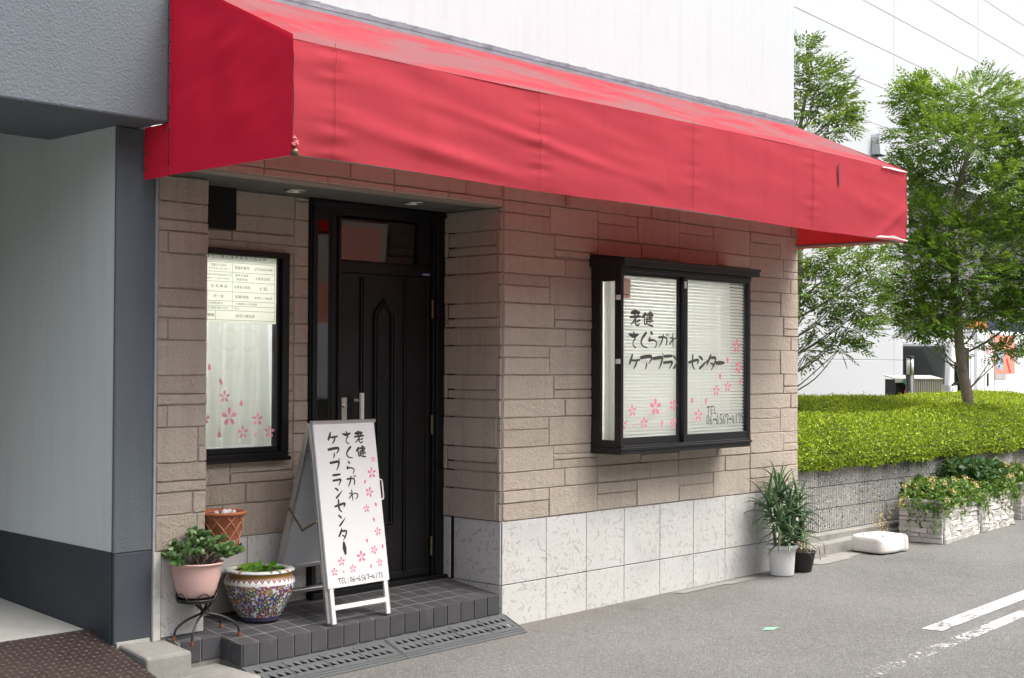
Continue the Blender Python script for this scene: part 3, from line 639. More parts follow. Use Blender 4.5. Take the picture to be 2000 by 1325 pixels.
# ------------------------------------------------------------------ recess window
mb = MB(); WY = .520
mb.box(-2.06,-1.268,WY-.03,WY+.06,1.083,1.125); mb.box(-2.06,-1.268,WY-.03,WY+.06,2.235,2.27); mb.box(-1.315,-1.268,WY-.028,WY+.06,1.125,2.235); mb.box(-2.06,-2.02,WY-.028,WY+.06,1.125,2.235)
mb.box(-2.02,-1.315,WY+.0,WY+.05,1.125,1.155); mb.box(-1.338,-1.315,WY-.004,WY+.05,1.155,2.235)
mb.box(-2.07,-1.262,WY-.045,WY-.029,1.075,1.098)
rw = mb.build('recess_window', MT['black'], SHOP, bevel=.003)
mb = MB(); mb.box(-2.02,-1.338,WY+.012,WY+.018,1.155,2.235); mb.build('pane', MT['glass'], rw)
t3 = lambda x,y,d: (x, WY+.0112-d, y)
RF=[(-1.687,1.445,.035),(-1.655,1.331,.053),(-1.462,1.314,.038),(-1.562,1.241,.036),(-1.377,1.24,.037),(-1.816,1.323,.032)]
RP=[(-1.79,1.611,.024),(-1.713,1.53,.025),(-1.575,1.408,.025),(-1.72,1.236,.025),(-1.475,1.225,.018),(-1.821,1.445,.025)]
for i,q in enumerate(RF): blossom(*q, t3, MT['pink2'], rw, .12*math.sin(i*3))
for i,q in enumerate(RP): lone_petal(*q, t3, MT['pink2'], rw, math.pi+.25*math.sin(i*2.1))
# notice sheet on the glass
mb = MB(); mb.box(-1.905,-1.339,WY+.0095,WY+.0115,1.858,2.258); NS = mb.build('notice_sheet', MT['paper']); tag(NS, 'cream printed notice sheet taped inside the top of the recess window', 'notice')
mb = MB(); yy = WY+.0088
for zz in (2.196,2.142,2.088,2.032,1.980,1.952,1.926,1.873): mb.box(-1.895,-1.350,yy,yy+.0004,zz-.0009,zz+.0009)
mb.box(-1.6438,-1.6422,yy,yy+.0004,1.926,2.196); mb.box(-1.7558,-1.7542,yy,yy+.0004,1.873,1.926); mb.box(-1.351,-1.3495,yy,yy+.0004,1.873,2.196)
mb.build('table_rules', MT['print'], NS)
yt = WY+.0085
for (b,cx,cz,h,w) in [('定居宅介護支援事業者の指定票',-1.632,2.227,.026,.445),('老健さくらがわ',-1.735,2.178,.017,.10),('ケアプランセンター',-1.735,2.157,.016,.135),('事業所番号',-1.578,2.168,.019,.10),('2774301549',-1.430,2.166,.019,.125),
    ('大阪府大阪市浪速区桜川2丁目',-1.733,2.124,.012,.165),('2番9号ハイム桜川106号室',-1.740,2.104,.012,.15),('通常の事業',-1.580,2.126,.016,.09),('実施地域',-1.580,2.103,.016,.075),('大阪市全域',-1.437,2.112,.019,.10),
    ('佐 貝 典 香',-1.732,2.060,.019,.11),('従業者の員数',-1.578,2.059,.018,.11),('3 名',-1.430,2.056,.021,.05),('月～金',-1.735,2.005,.019,.07),('営業時間',-1.580,2.004,.019,.092),('9:00～18:00',-1.430,2.003,.018,.125),
    ('法定代理受領分',-1.775,1.966,.013,.135),('介護報酬上の告知額',-1.550,1.965,.013,.15),('法定代理受領分以外',-1.755,1.939,.013,.17),('同上',-1.610,1.939,.013,.035),('種類',-1.785,1.899,.018,.045),('居宅介護支援',-1.555,1.897,.018,.13)]:
    typeset(b,cx,cz,h,w,yt,MT['print'],NS)
def curtain(name, x0, x1, y, z0, z1, folds, amp, mat, seed, gather=0):
    mb = MB(); n = folds*10; m = 10; rr = random.Random(seed); ph = [rr.uniform(-.5,.5) for _ in range(folds+2)]
    vs = []
    for j in range(m+1):
        v = j/m
        for i in range(n+1):
            u = i/n; k = u*folds; f = math.sin(2*math.pi*k + ph[int(k)]) * amp * (.55+.45*(1-v)) + .3*amp*math.sin(5.1*k+seed+v*1.3)
            vs.append((x0+(x1-x0)*u + .012*math.sin(v*3+k)*(1-v), y+f, z0+(z1-z0)*v + .008*math.sin(k*2.7)*(v == 0)))
    fs = [(j*(n+1)+i, j*(n+1)+i+1, (j+1)*(n+1)+i+1, (j+1)*(n+1)+i) for j in range(m) for i in range(n)]
    mb.add(vs, fs, 0, True); return mb.build(name, mat)
tag(curtain('curtain', -2.1,-1.335,.60,1.165,1.90,7,.026,MT['curtain2'],3), 'ivory pleated curtain hanging behind the recess window with the notice', 'curtain')
mb = MB(); mb.box(-2.0,-1.3,1.35,1.42,2.60,2.64); mb.build('ceiling_lamp', MT['tube2'], SHOP)
mb = MB(); mb.box(-2.27,-.0,2.2,2.3,0,2.93); mb.box(-1.16,-1.12,.662,2.2,0,2.93); mb.build('room_partition', MT['white_pl'], SHOP)
mb = MB(); mb.box(-1.12,0,.68,.69,.2,2.62); mb.build('hall_lining', plain('dim_hall_wall', (.22,.20,.16), .8), SHOP)

# ------------------------------------------------------------------ bay window
BX0,BX1,BY,BZ0,BZ1 = .852,2.372,-.262,1.042,2.285
mb = MB()
mb.box(BX0,BX1,BY,-.001,BZ0,1.089)                                   # bottom tray
mb.box(BX0-.004,BX1+.004,BY-.012,BY+.03,1.070,1.088); mb.box(BX0,BX1,BY,BY+.045,1.075,1.10)
mb.box(BX0,BX0+.03,BY,BY+.055,1.088,BZ1); mb.box(BX1-.035,BX1,BY,BY+.055,1.088,BZ1)
mb.box(BX0,BX0+.03,-.085,-.002,1.088,BZ1); mb.box(BX0,BX0+.03,BY+.055,-.085,1.088,1.135); mb.box(BX0,BX0+.03,BY+.055,-.085,2.185,BZ1)
mb.box(BX1-.03,BX1,-.085,-.002,1.088,BZ1); mb.box(BX1-.03,BX1,BY+.055,-.085,1.088,1.135); mb.box(BX1-.03,BX1,BY+.055,-.085,2.185,BZ1)
mb.box(BX0+.03,BX1-.035,BY,BY+.07,2.245,BZ1); mb.box(BX0-.002,BX1+.002,BY-.006,BY+.002,2.252,2.280)
bay = mb.build('bay_window', MT['bay_frame'], SHOP, bevel=.003)
mb = MB()
mb.hexa([(.832,-.305,2.282),(2.428,-.305,2.282),(2.428,-.002,2.282),(.832,-.002,2.282)], [(.832,-.305,2.328),(2.428,-.305,2.328),(2.428,-.002,2.365),(.832,-.002,2.365)])
mb.box(.826,2.434,-.312,-.302,2.320,2.335); mb.hexa([(.826,-.312,2.329),(2.434,-.312,2.329),(2.434,-.002,2.366),(.826,-.002,2.366)], [(.826,-.312,2.337),(2.434,-.312,2.337),(2.434,-.002,2.374),(.826,-.002,2.374)])
mb.build('hood', MT['bay_frame'], bay, bevel=.003)
def sash(x0,x1,y,sl,sr,br,tr):
    m = MB(); m.box(x0,x0+sl,y,y+.028,1.095,2.248); m.box(x1-sr,x1,y,y+.028,1.095,2.248); m.box(x0+sl,x1-sr,y,y+.028,1.095,1.095+br); m.box(x0+sl,x1-sr,y,y+.028,2.248-tr,2.248)
    o = m.build('sash', MT['bay_frame'], bay, bevel=.002); return o
sash(.883,1.585,BY+.036,.005,.045,.055,.022); sash(1.555,2.338,BY+.004,.042,.012,.058,.020)
m = MB(); m.box(.886,1.54,BY+.046,BY+.051,1.15,2.226); m.build('pane', MT['glass'], bay)
m = MB(); m.box(1.597,2.326,BY+.014,BY+.019,1.152,2.228); m.build('pane', MT['glass'], bay)
m = MB(); m.box(BX0+.012,BX0+.017,BY+.055,-.085,1.135,2.185); m.build('pane', MT['glass'], bay)
m = MB(); m.box(BX1-.017,BX1-.012,BY+.055,-.085,1.135,2.185); m.build('pane', MT['glass'], bay)
for zz in (1.655,2.075):
    m = MB(); m.box(BX0-.008,BX0-.0005,BY+.004,BY+.040,zz-.016,zz+.016); m.tube([(BX0-.012,BY+.018,zz-.008),(BX0-.012,BY+.018,zz+.006)], .003, 6); m.build('white_clip', MT['white_pl'], bay, bevel=.002)
m = MB(); m.box(1.552,1.572,BY-.004,BY+.003,2.165,2.212); m.build('sash_stopper', MT['white_pl'], bay)
ta = lambda x,y,d: (x, BY+.0452-d, y); tb = lambda x,y,d: (x, BY+.0132-d, y)
WG=[('老',1.045,1.948,.113,.104),('健',1.175,1.946,.121,.101),('さ',1.027,1.801,.099,.104),('く',1.131,1.801,.082,.101),('ら',1.233,1.803,.096,.109),('が',1.356,1.803,.111,.091),('わ',1.472,1.802,.106,.095),('ケ',1.034,1.655,.112,.096),('ア',1.163,1.652,.121,.097),('プ',1.295,1.658,.116,.102),('ラ',1.406,1.655,.106,.095),('ン',1.498,1.655,.07,.096),('セ',1.679,1.654,.117,.102),('ン',1.79,1.654,.105,.093),('タ',1.892,1.653,.114,.107),('ー',1.996,1.649,.094,.042)]
for g in WG:
    far = g[1] < 1.56; glyph(g[0], g[1]+(.018 if far else .002), g[2], g[3], g[4], ta if far else tb, MT['ink_grey'], bay)
def line_of(text, x0, x1, zc, h, to3, mat, parent, rise=0):
    n = len(text); w = (x1-x0)/n
    for i,ch in enumerate(text): glyph(ch, x0+w*(i+.5), zc+rise*(i+.5)/n, w*.86, h*(1 if ch not in ':' else 1), to3, mat, parent)
line_of('TEL', 1.839,1.958,1.316,.050,tb,MT['ink_grey'],bay); line_of('06-6567-4175',1.832,2.303,1.249,.066,tb,MT['ink_grey'],bay)
WF=[(.915,1.242,.031),(1.015,1.327,.032),(1.268,1.347,.047),(1.143,1.243,.031),(1.467,1.357,.033),(1.471,1.23,.031),(1.736,1.283,.036),(1.954,1.453,.032),(2.095,1.481,.032),(2.235,1.621,.038),(2.209,1.772,.042)]
WP=[(1.03,1.224,.017),(1.342,1.233,.029),(1.659,1.383,.029),(1.825,1.376,.03),(2.0,1.551,.03),(2.253,1.511,.029),(2.094,1.666,.03)]
for i,q in enumerate(WF): blossom(q[0]+(.016 if q[0]<1.56 else 0),q[1],q[2]*1.28, ta if q[0]<1.56 else tb, MT['pink'], bay, [-.05,.1,.0,.06,-.35,.05,-.08,-.08,-.06,-.4,-.05][i])
for i,q in enumerate(WP): lone_petal(q[0]+(.016 if q[0]<1.56 else 0),q[1],q[2], ta if q[0]<1.56 else tb, MT['pink'], bay, [-.1,-.1,-.15,-.12,.12,-.25,.1][i])
m = MB(); m.box(.889,1.005,BY+.0435,BY+.0455,2.075,2.205); k = m.build('blush_sticker', m_curtain('blush_sticker', (.86,.66,.58), .6), bay)
m = MB(); m.tube([(.95+.030*math.cos(a),BY+.0432,2.155+.032*math.sin(a)) for a in [q*math.pi/12 for q in range(24)]], .0012, 5, closed=True); m.build('sticker_ring', MT['white_pl'], bay)
m = MB()
for q in range(5): m.box(.918+q*.013,.926+q*.013,BY+.0428,BY+.0434,2.094,2.104)
m.build('sticker_print', MT['ink_grey'], bay)
# venetian blinds, curtains
def blind(name, x0, x1, y, label):
    t = thing(name, label, 'blind', ((x0+x1)/2, y, 1.13)); n = 47; w = x1-x0
    me = bpy.data.meshes.new('slat'); a = R(44); d = .0130
    me.from_pydata([(-w/2,-d*math.cos(a),-d*math.sin(a)),(w/2,-d*math.cos(a),-d*math.sin(a)),(w/2,0,.0015),(-w/2,0,.0015),(w/2,d*math.cos(a),d*math.sin(a)),(-w/2,d*math.cos(a),d*math.sin(a))], [], [(0,1,2,3),(3,2,4,5)])
    me.materials.append(MT['blind']); me.polygons.foreach_set('use_smooth', [True]*2); me.update()
    for k in range(n): 
        o = share('slat', me, t, loc=(0,0,.03+k*.0228)); o.rotation_euler = (random.uniform(-.07,.07),random.uniform(-.0015,.0015),0)
    m = MB(); m.box(-w/2,w/2,-.014,.014,1.095,1.13); m.build('head_rail', MT['blind'], t); m = MB(); m.box(-w/2,w/2,-.012,.012,.004,.016); m.build('bottom_rail', MT['blind'], t)
    for fx in (-.38,0,.38):
        m = MB(); m.tube([(fx*w,-.013,.01),(fx*w,-.013,1.10)], .0009, 5); m.build('ladder_cord', MT['blind'], t)
blind('venetian_blind', .890,1.60,-.188,'white venetian blind hanging behind the left pane of the bay window')
blind('venetian_blind', 1.605,2.333,-.222,'white venetian blind hanging behind the right pane of the bay window')
tag(curtain('curtain', .868,2.352,-.075,1.10,2.28,12,.034,MT['curtain'],5), 'white pleated curtain behind the blinds of the bay window', 'curtain')
cr_ = curtain('curtain_return', 0,.15,0,1.10,2.28,2,.012,MT['curtain'],8); cr_.rotation_euler = (0,0,-math.pi/2); cr_.location = (.892,-.085,0); cr_.parent = bpy.data.objects['curtain.001']
mb = MB(); mb.box(.9,2.3,.95,1.03,2.66,2.70); mb.build('ceiling_lamp', MT['tube'], SHOP)
mb = MB(); mb.box(.05,3.3,2.2,2.3,0,2.93); mb.box(.05,.1,.125,2.2,0,2.93); mb.build('room_partition', MT['white_pl'], SHOP)

# ================================================================== awning
AX0,AX1,AY,AZ0,AZ1,AZW = -2.37,3.44,-.95,2.570,3.118,3.555
AW = thing('awning', 'long red cloth awning with sloping top over the shop front', 'awning', (0,0,0))
seams = [AX0,-2.135,-.721,.682,2.07,AX1]
def wrinkle(x, z):
    v = mnoise.noise(Vector((x*1.1, z*6.5+.8*x, 3.1)))*.011 + mnoise.noise(Vector((x*2.6, z*11+1.2*x, 8.7)))*.006
    v += max(0, 1-abs(z-2.70+(x+1.6)*.10)/.06)*.018*math.exp(-((x+1.35)/.55)**2)
    v += max(0, 1-abs(z-2.86+(x+.9)*.13)/.045)*.013*math.exp(-((x+.7)/.75)**2)
    v += max(0, 1-abs(z-2.62-(x-3.05)*.55)/.07)*.016*math.exp(-((x-3.2)/.25)**2)
    ds = min(abs(x-q) for q in seams[1:-1]); v += mnoise.noise(Vector((x*1.5, z*24, 5)))*.015*math.exp(-(ds/.10)**2)
    fade = (.5 + .5*(x < .4) + .3*(x > 2.7))*.85
    return v*fade
def sheet(fn, nu, nv):
    vs = [fn(i/nu, j/nv) for j in range(nv+1) for i in range(nu+1)]
    fs = [(j*(nu+1)+i, j*(nu+1)+i+1, (j+1)*(nu+1)+i+1, (j+1)*(nu+1)+i) for j in range(nv) for i in range(nu)]
    m = MB(); m.add(vs, fs, 0, True); return m
for a,b in zip(seams[:-1], seams[1:]):
    def f(u, v, a=a, b=b):
        x = a+(b-a)*u; zz = AZ0+(AZ1-AZ0)*v
        sag = .010*math.sin((x*2.3)) * (1-v)
        return (x, AY - wrinkle(x,zz) - .006*math.sin(math.pi*v), zz + sag*.6 + (.012*math.sin(x*.9)-.01)*v)
    sheet(f, max(8,int((b-a)/.016)), 34).build('front_panel', MT['cloth'], AW)
    def g(u, v, a=a, b=b):
        x = a+(b-a)*u; y = AY+(.945)*v; zz = AZ1+(AZW-AZ1)*v
        return (x, y, zz - .022*math.sin(math.pi*v)*math.sin(math.pi*u) + mnoise.noise(Vector((x*2,y*4,1)))*.008*math.sin(math.pi*v) + (.012*math.sin(x*.9)-.01)*(1-v))
    sheet(g, max(8,int((b-a)/.03)), 20).build('top_panel', MT['cloth_top'], AW)
def endpanel(x, sgn, y1=.0):
    def f(u, v):
        y = AY+(y1-AY)*u; zt = AZ1+(AZW-AZ1)*min(1,u*(y1-AY)/.945); zz = AZ0+(zt-AZ0)*v
        w = mnoise.noise(Vector((y*2+zz*2.2, zz*3-y*2, 4)))*.018 + mnoise.noise(Vector((y*5+zz*6, zz*7, 2)))*.011
        w *= math.sin(math.pi*min(1,max(0,u)))**.5 * (math.sin(math.pi*min(1,max(0,v)))**.5 + .15)
        return (x + sgn*w, y, zz)
    return sheet(f, 60, 48)
endpanel(AX0, -1, .048).build('end_panel', MT['cloth_end'], AW); endpanel(AX1, 1).build('end_panel', MT['cloth'], AW)
def flap(u, v): 
    y = .05+.215*u; zz = AZ0-.005+.265*v; return (AX0 - .006*math.sin(5*zz+3*y), y, zz)
sheet(flap, 12, 12).build('side_flap', MT['cloth_end'], AW)
m = MB()
for zz in [2.60+.11*k for k in range(8)]:
    yy = .035; m.tube([(AX0-.010,yy,zz+.2),(AX0-.002,yy,zz+.2)], .005, 8)
for zz in (2.62,2.70,2.79): m.tube([(AX0-.010,.25,zz),(AX0-.002,.25,zz)], .005, 8)
m.build('rivets', MT['brass'], AW)
m = MB(); m.box(AX0-.004,AX0-.001,.026,.044,2.57,3.53); m.build('edge_hem', MT['cloth_end'], AW)
for x in seams[1:-1]:
    m = MB(); m.tube([(x,AY-.0125-wrinkle(x,AZ0+.548*k/24),AZ0+.002+.545*k/24) for k in range(25)], .0012, 5); m.build('seam', MT['cloth'], AW)
m = MB()
for a,b in [((AX0+.02,AY+.02,AZ0+.015),(AX1-.02,AY+.02,AZ0+.015)),((AX0+.02,AY+.025,AZ1-.03),(AX1-.02,AY+.025,AZ1-.03))]: m.tube([a,b], .013, 8)
for x in [AX0+.02]+seams[1:-1]+[AX1-.02]:
    m.tube([(x,AY+.02,AZ0+.015),(x,AY+.025,AZ1-.03),(x,-.02,AZW-.04)], .013, 8)
m.tube([(AX1-.02,AY+.02,AZ0+.015),(AX1-.02,-.02,AZ0+.02)], .013, 8); m.tube([(AX0+.02,AY+.02,AZ0+.015),(AX0+.02,-.02,AZ0+.02)], .013, 8)
m.build('pipe_frame', plain('frame_pipe', (.35,.34,.33), .5, metal=.6), AW)
m = MB()
P = []
for k in range(60): P.append((AX1-.018+.012*(-1)**k, AY+.05+k*.0148, AZ0+.012+.02*(k % 2)))
m.tube(P, .002, 5); m.build('lacing_cord', MT['thread'], AW)
def lump(c, r, n=9, jit=.5):
    vs = []; fs = []; rr = random.Random(int(abs(c[0])*1000)+n)
    m = 6
    for i in range(m+1):
        th = math.pi*i/m
        for j in range(n):
            q = r*(1+jit*(rr.random()-.5)); vs.append((c[0]+q*math.sin(th)*math.cos(2*math.pi*j/n), c[1]+q*math.sin(th)*math.sin(2*math.pi*j/n), c[2]+q*1.1*math.cos(th)))
    for i in range(m):
        for j in range(n): fs.append((i*n+j,(i+1)*n+j,(i+1)*n+(j+1)%n,i*n+(j+1)%n))
    return vs, fs
m = MB(); m.add(*lump((AX0+.008,AY-.008,AZ0+.012), .017), 0, True); m.build('corner_bolt', MT['brass'], AW)
m = MB(); m.add(*lump((AX0+.010,AY-.010,AZ0+.052), .015, 7, .9), 0, False); m.add(*lump((AX0+.006,AY-.008,AZ0+.075), .009, 7, .9), 0, False); m.build('frayed_corner', MT['thread'], AW)
m = MB()
vs = []
for k in range(17):
    u = k/16; x = 2.93+.48*u; vs += [(x,AY-.026-.004*math.sin(9*u),AZ0+.003+.010*math.sin(3*u)),(x,AY-.026,AZ0+.008+.022*math.sin(math.pi*u)+.004*math.sin(14*u))]
m.add(vs, [(2*i,2*i+2,2*i+3,2*i+1) for i in range(16)]); m.build('torn_hem', MT['scuff'], AW)
vs = []; m = MB()
for k in range(11):
    u = k/10; x = 3.05+.37*u; vs += [(x,AY-.016,AZ1-.020+.002*math.sin(8*u)),(x,AY-.010,AZ1-.012+.006*math.sin(math.pi*u))]
m.add(vs, [(2*i,2*i+2,2*i+3,2*i+1) for i in range(10)]); m.build('torn_hem', MT['scuff'], AW)
m = MB()
for k in range(9): 
    zz = AZ0+.03+k*.055+random.uniform(-.015,.015); m.box(AX1-.004,AX1+.006,AY-.012,AY+.008,zz,zz+random.uniform(.012,.035))
m.build('frayed_edge', MT['scuff'], AW)
m = MB(); m.box(2.408,2.430,AY-.019,AY-.0165,2.905,3.055); m.build('dark_streak', plain('streak_dirt', (.20,.035,.045), .8), AW)

# ================================================================== left building
GB = thing('garage_building', 'neighbouring building with grey stucco beam and pillar framing a drive-through passage', 'building', (-2.5,.3,0))
GBI = Matrix.Translation((2.5,-.3,0))
def gpart(name, mb, mat, **k):
    o = mb.build(name, mat, GB, **k); o.matrix_parent_inverse = Matrix.Translation((2.5,-.3,0)); return o
m = MB(); m.box(-14,-2.372,.05,1.0,2.832,9); gpart('beam', m, MT['grey_stucco'], bevel=.012, seg=2)
m = MB(); m.box(-2.508,-2.2865,.30,.325,.668,2.83); gpart('pillar', m, MT['grey_stucco'], bevel=.006)
m = MB(); m.box(-2.502,-2.2865,.303,.33,.15,.667); gpart('pillar_base', m, MT['dark_base'], bevel=.004)
m = MB(); m.hexa([(-2.506,.326,.676),(-2.30,.326,.676),(-2.30,6.5,.735),(-2.506,6.5,.735)], [(-2.506,.326,3.3),(-2.30,.326,3.3),(-2.30,6.5,3.3),(-2.506,6.5,3.3)]); gpart('passage_wall', m, MT['pale_wall'])
m = MB(); m.hexa([(-2.509,.331,.1),(-2.31,.331,.1),(-2.31,6.5,.1),(-2.509,6.5,.1)], [(-2.509,.331,.6755),(-2.31,.331,.6755),(-2.31,6.5,.7345),(-2.509,6.5,.7345)]); gpart('wall_base', m, MT['dark_base'])
m = MB(); m.box(-14,-2.2,1.0,7,3.12,3.3); gpart('passage_ceiling', m, MT['grey_stucco'])
m = MB(); m.box(-14,-2.2,6.5,6.7,0,3.3); gpart('passage_back_wall', m, MT['pale_wall'])
m = MB(); m.box(-6.4,-6.2,.05,6.5,-.1,2.83); gpart('far_pillar', m, MT['grey_stucco'])
# ================================================================== tiled step
STEP = thing('entrance_step', 'low entrance step of dark square tiles with pale joints under the doorway', 'step', (0,0,0))
m = MB()
def prism_step(x0,x1,y0,y1,dz):
    m.hexa([(x0,y0,-.04),(x1,y0,-.04),(x1,y1,-.04),(x0,y1,-.04)], [(x0,y0,fz(x0,y0)+dz),(x1,y0,fz(x1,y0)+dz),(x1,y1,fz(x1,y1)+dz),(x0,y1,fz(x0,y1)+dz)])
prism_step(-1.933,-.008,.006,.56,-.0010); prism_step(-2.185,-1.934,.192,.56,-.0010)
body = m.build('step_body', MT['mortar'], STEP)
PX = .1138; JT = .0030
def toptile(x0,x1,y0,y1):
    me = None
    key = ('tt', round(x1-x0,4), round(y1-y0,4))
    if key not in _tc:
        w,d = x1-x0-2*JT, y1-y0-2*JT; me = bpy.data.meshes.new('tile'); b = .002
        # local sheared so that it follows the fall of the step
        P = [(0,0,-.01),(w,0,-.01),(w,d,-.01),(0,d,-.01),(b,b,0),(w-b,b,0),(w-b,d-b,0),(b,d-b,0)]
        me.from_pydata([(x,y,z+.015*x+.12*y) for x,y,z in P], [], [(4,5,6,7),(0,1,5,4),(1,2,6,5),(2,3,7,6),(3,0,4,7)]); me.materials.append(MT['tile']); me.update(); _tc[key] = me
    share('tile', _tc[key], body, loc=(x0+JT, y0+JT, fz(x0+JT,y0+JT)+random.uniform(.0,.0008)))
def fronttile(x0,x1,y,h,rz=0,org=None):
    key = ('ft', round(x1-x0,4), round(h,3))
    if key not in _tc:
        w = x1-x0-2*JT; me = bpy.data.meshes.new('tile'); b = .003
        me.from_pydata([(0,0,0),(w,0,0),(w,0,h),(0,0,h),(b,-.007,b),(w-b,-.007,b),(w-b,-.007,h-.001),(b,-.007,h-.001)], [], [(4,5,6,7),(0,1,5,4),(1,2,6,5),(2,3,7,6),(3,0,4,7)]); me.materials.append(MT['tile']); me.update(); _tc[key] = me
    o = share('tile', _tc[key], body, loc=org or (x0+JT, y, fz(x0,y)-h-.0005), rz=rz)
x = -.008; cols = []
while x > -1.933+.05: cols.append((max(x-PX,-1.933), x)); x -= PX
ys = [.0,.110,.2238,.3376,.4514,.555]
for (a,b) in cols:
    for k,(c,d) in enumerate(zip(ys[:-1], ys[1:])): toptile(a,b,c,d)
    fronttile(a,b,.006,.116)
for (a,b) in [(-2.185,-2.06),(-2.06,-1.934)]:
    for (c,d) in [(.19,.2238),(.2238,.3376),(.3376,.4514),(.4514,.555)]: toptile(a,b,c,d)
    fronttile(a,b,.192,.112)
for (c,d) in [(.0,.095),(.095,.19)]: fronttile(0,d-c,0,.112,-math.pi/2,(-1.933,d-JT,fz(-1.933,c)-.112))
m = MB(); m.hexa([(-2.200,.19,0),(-2.186,.19,0),(-2.186,.32,0),(-2.200,.32,0)], [(-2.198,.19,.19),(-2.186,.19,.19),(-2.186,.32,.208),(-2.198,.32,.208)]); m.build('chipped_mortar_edge', MT['mortar'], STEP)
# ================================================================== ramp plates with louvred holes
def ramp(x0, x1, zl, zr, label):
    t = thing('ramp_plate', label, 'ramp', ((x0+x1)/2,-.1,0), 0, 'perforated metal ramp plates against the step')
    L = x1-x0; D = .205; ox = -L/2
    def S(u, v, h=0):                               # u along x, v from front (0) to back (1), h above the plate
        zb = (zl+(zr-zl)*u); zf = gz(x0+L*u)+.006
        return (ox+L*u, .092-D+ D*v, zf+(zb-zf)*v + h)
    mb = MB(); n = 18; m0, mv = .035, .30
    rows = [(.30,.56),(.60,.86)]
    us = [m0+(1-2*m0)*i/n for i in range(n+1)]
    def Q(a,b,c,d): mb.add([S(a,c),S(b,c),S(b,d),S(a,d)], [(0,1,2,3)])
    for i in range(12):
        a,b = i/12,(i+1)/12; Q(a,b,0,.30); Q(a,b,.56,.60); Q(a,b,.86,1)
    for (c,d) in rows: Q(0,m0,c,d); Q(1-m0,1,c,d)
    lv = MB()
    for ri,(c,d) in enumerate(rows):
        for i in range(n):
            a,b = us[i],us[i+1]; w = b-a; h = d-c; sh = .25*w*ri
            h0,h1,h2 = (a+w*.14,c+h*.22),(a+w*.88,c+h*.22),(a+w*.22,c+h*.90)
            O = [(a,c),(b,c),(b,d),(a,d)]; V = [S(*q) for q in O]+[S(*h0),S(*h1),S(*h2)]
            mb.add(V, [(0,1,5,4),(1,2,6,5),(2,3,6),(3,0,4,6)])
            lv.add([S(*h1),S(h2[0]+w*.02,h2[1]),S(h2[0]+w*.42,c+h*.80,.004),S(*h0)], [(0,1,2)])
    for (u,v0,v1) in [(0,0,1),(1,0,1)]:
        mb.add([S(u,0),S(u,1),S(u,1,-.05),S(u,0,-.02)], [(0,1,2,3)])
    mb.add([S(0,0),S(1,0),S(1,0,-.02),S(0,0,-.02)], [(0,3,2,1)])
    for v in (.10,.20): mb.bar(S(0,v,.001), S(1,v,.001), .006, .004)
    for u in (.004,.25,.5,.75,.996): mb.bar(S(u,.28,.001), S(u,.90,.001), .008, .005)
    mb.build('plate', MT['grate'], t); lt = lv.build('louvre_tabs', MT['grate'], t); lt['kind'] = 'stuff'
    b = MB(); b.add([S(.01,.02,-.012),S(.99,.02,-.012),S(.99,.98,-.055),S(.01,.98,-.055)], [(0,1,2,3)]); b.build('hole_shade_sheet', MT['void'], t)  # black sheet stands in for the shade below the holes
ramp(-1.945,-.972,.060,.066,'perforated grey metal ramp plate on the left, below the standing signboard')
ramp(-.966,.012,.067,.088,'perforated grey metal ramp plate on the right, meeting the pale stone base')
# ================================================================== checker plate
CP = thing('checker_plate', 'brown steel checker plate ramp lying at the passage entrance', 'ramp', (-3.4,.2,.1))
sl = (.262-.107)/(.537+.09)
def C3(x,y,h=0): return (x+3.4, y-.2, .107+sl*(y+.09)+h-.1)
m = MB(); y0,y1,x0,x1 = -.50,.54,-4.6,-2.492
m.add([C3(x0,y0),C3(x1,y0),C3(x1,y1),C3(x0,y1),C3(x0,y0,-.009),C3(x1,y0,-.009),C3(x1,y1,-.009),C3(x0,y1,-.009)], [(0,1,2,3),(4,7,6,5),(0,4,5,1),(1,5,6,2),(2,6,7,3),(3,7,4,0)]); m.build('steel_sheet', MT['plate'], CP)
m = MB(); k = 0; px = .036
for i in range(int((x1-max(x0,-3.6))/px)):
    for j in range(int((y1-max(y0,-.45))/px)):
        cx = x1-.015-i*px; cy = y1-.015-j*px; an = R(38) if (i+j) % 2 else R(-52); l,w = .0165,.0046
        c,s = math.cos(an),math.sin(an)
        P = [(-l,0,.0003),(0,-w,.0003),(l,0,.0003),(0,w,.0003),(-l*.45,0,.0036),(l*.45,0,.0036)]
        m.add([C3(cx+p*c-q*s, cy+p*s+q*c, h) for p,q,h in P], [(0,1,5,4),(1,2,5),(2,3,4,5),(3,0,4)])
r_ = m.build('raised_ribs', MT['plate_rib'], CP); r_['kind'] = 'stuff'
# ================================================================== sandwich board
SB = thing('sandwich_board', 'white folding signboard with brush lettering and pink blossoms on the tiled step', 'signboard', (-1.357,0,.205))
U = Vector((.99997,0,.008)); V = Vector((-.0079,.14994,.98866)); N = U.cross(V).normalized()
O = Vector((0,0,0))
def B3(u,v,h=0): return tuple(O + U*u + V*v + N*h)
def bbox(mb,u0,u1,v0,v1,h0,h1):
    mb.hexa([B3(u0,v0,h1),B3(u1,v0,h1),B3(u1,v0,h0),B3(u0,v0,h0)], [B3(u0,v1,h1),B3(u1,v1,h1),B3(u1,v1,h0),B3(u0,v1,h0)])
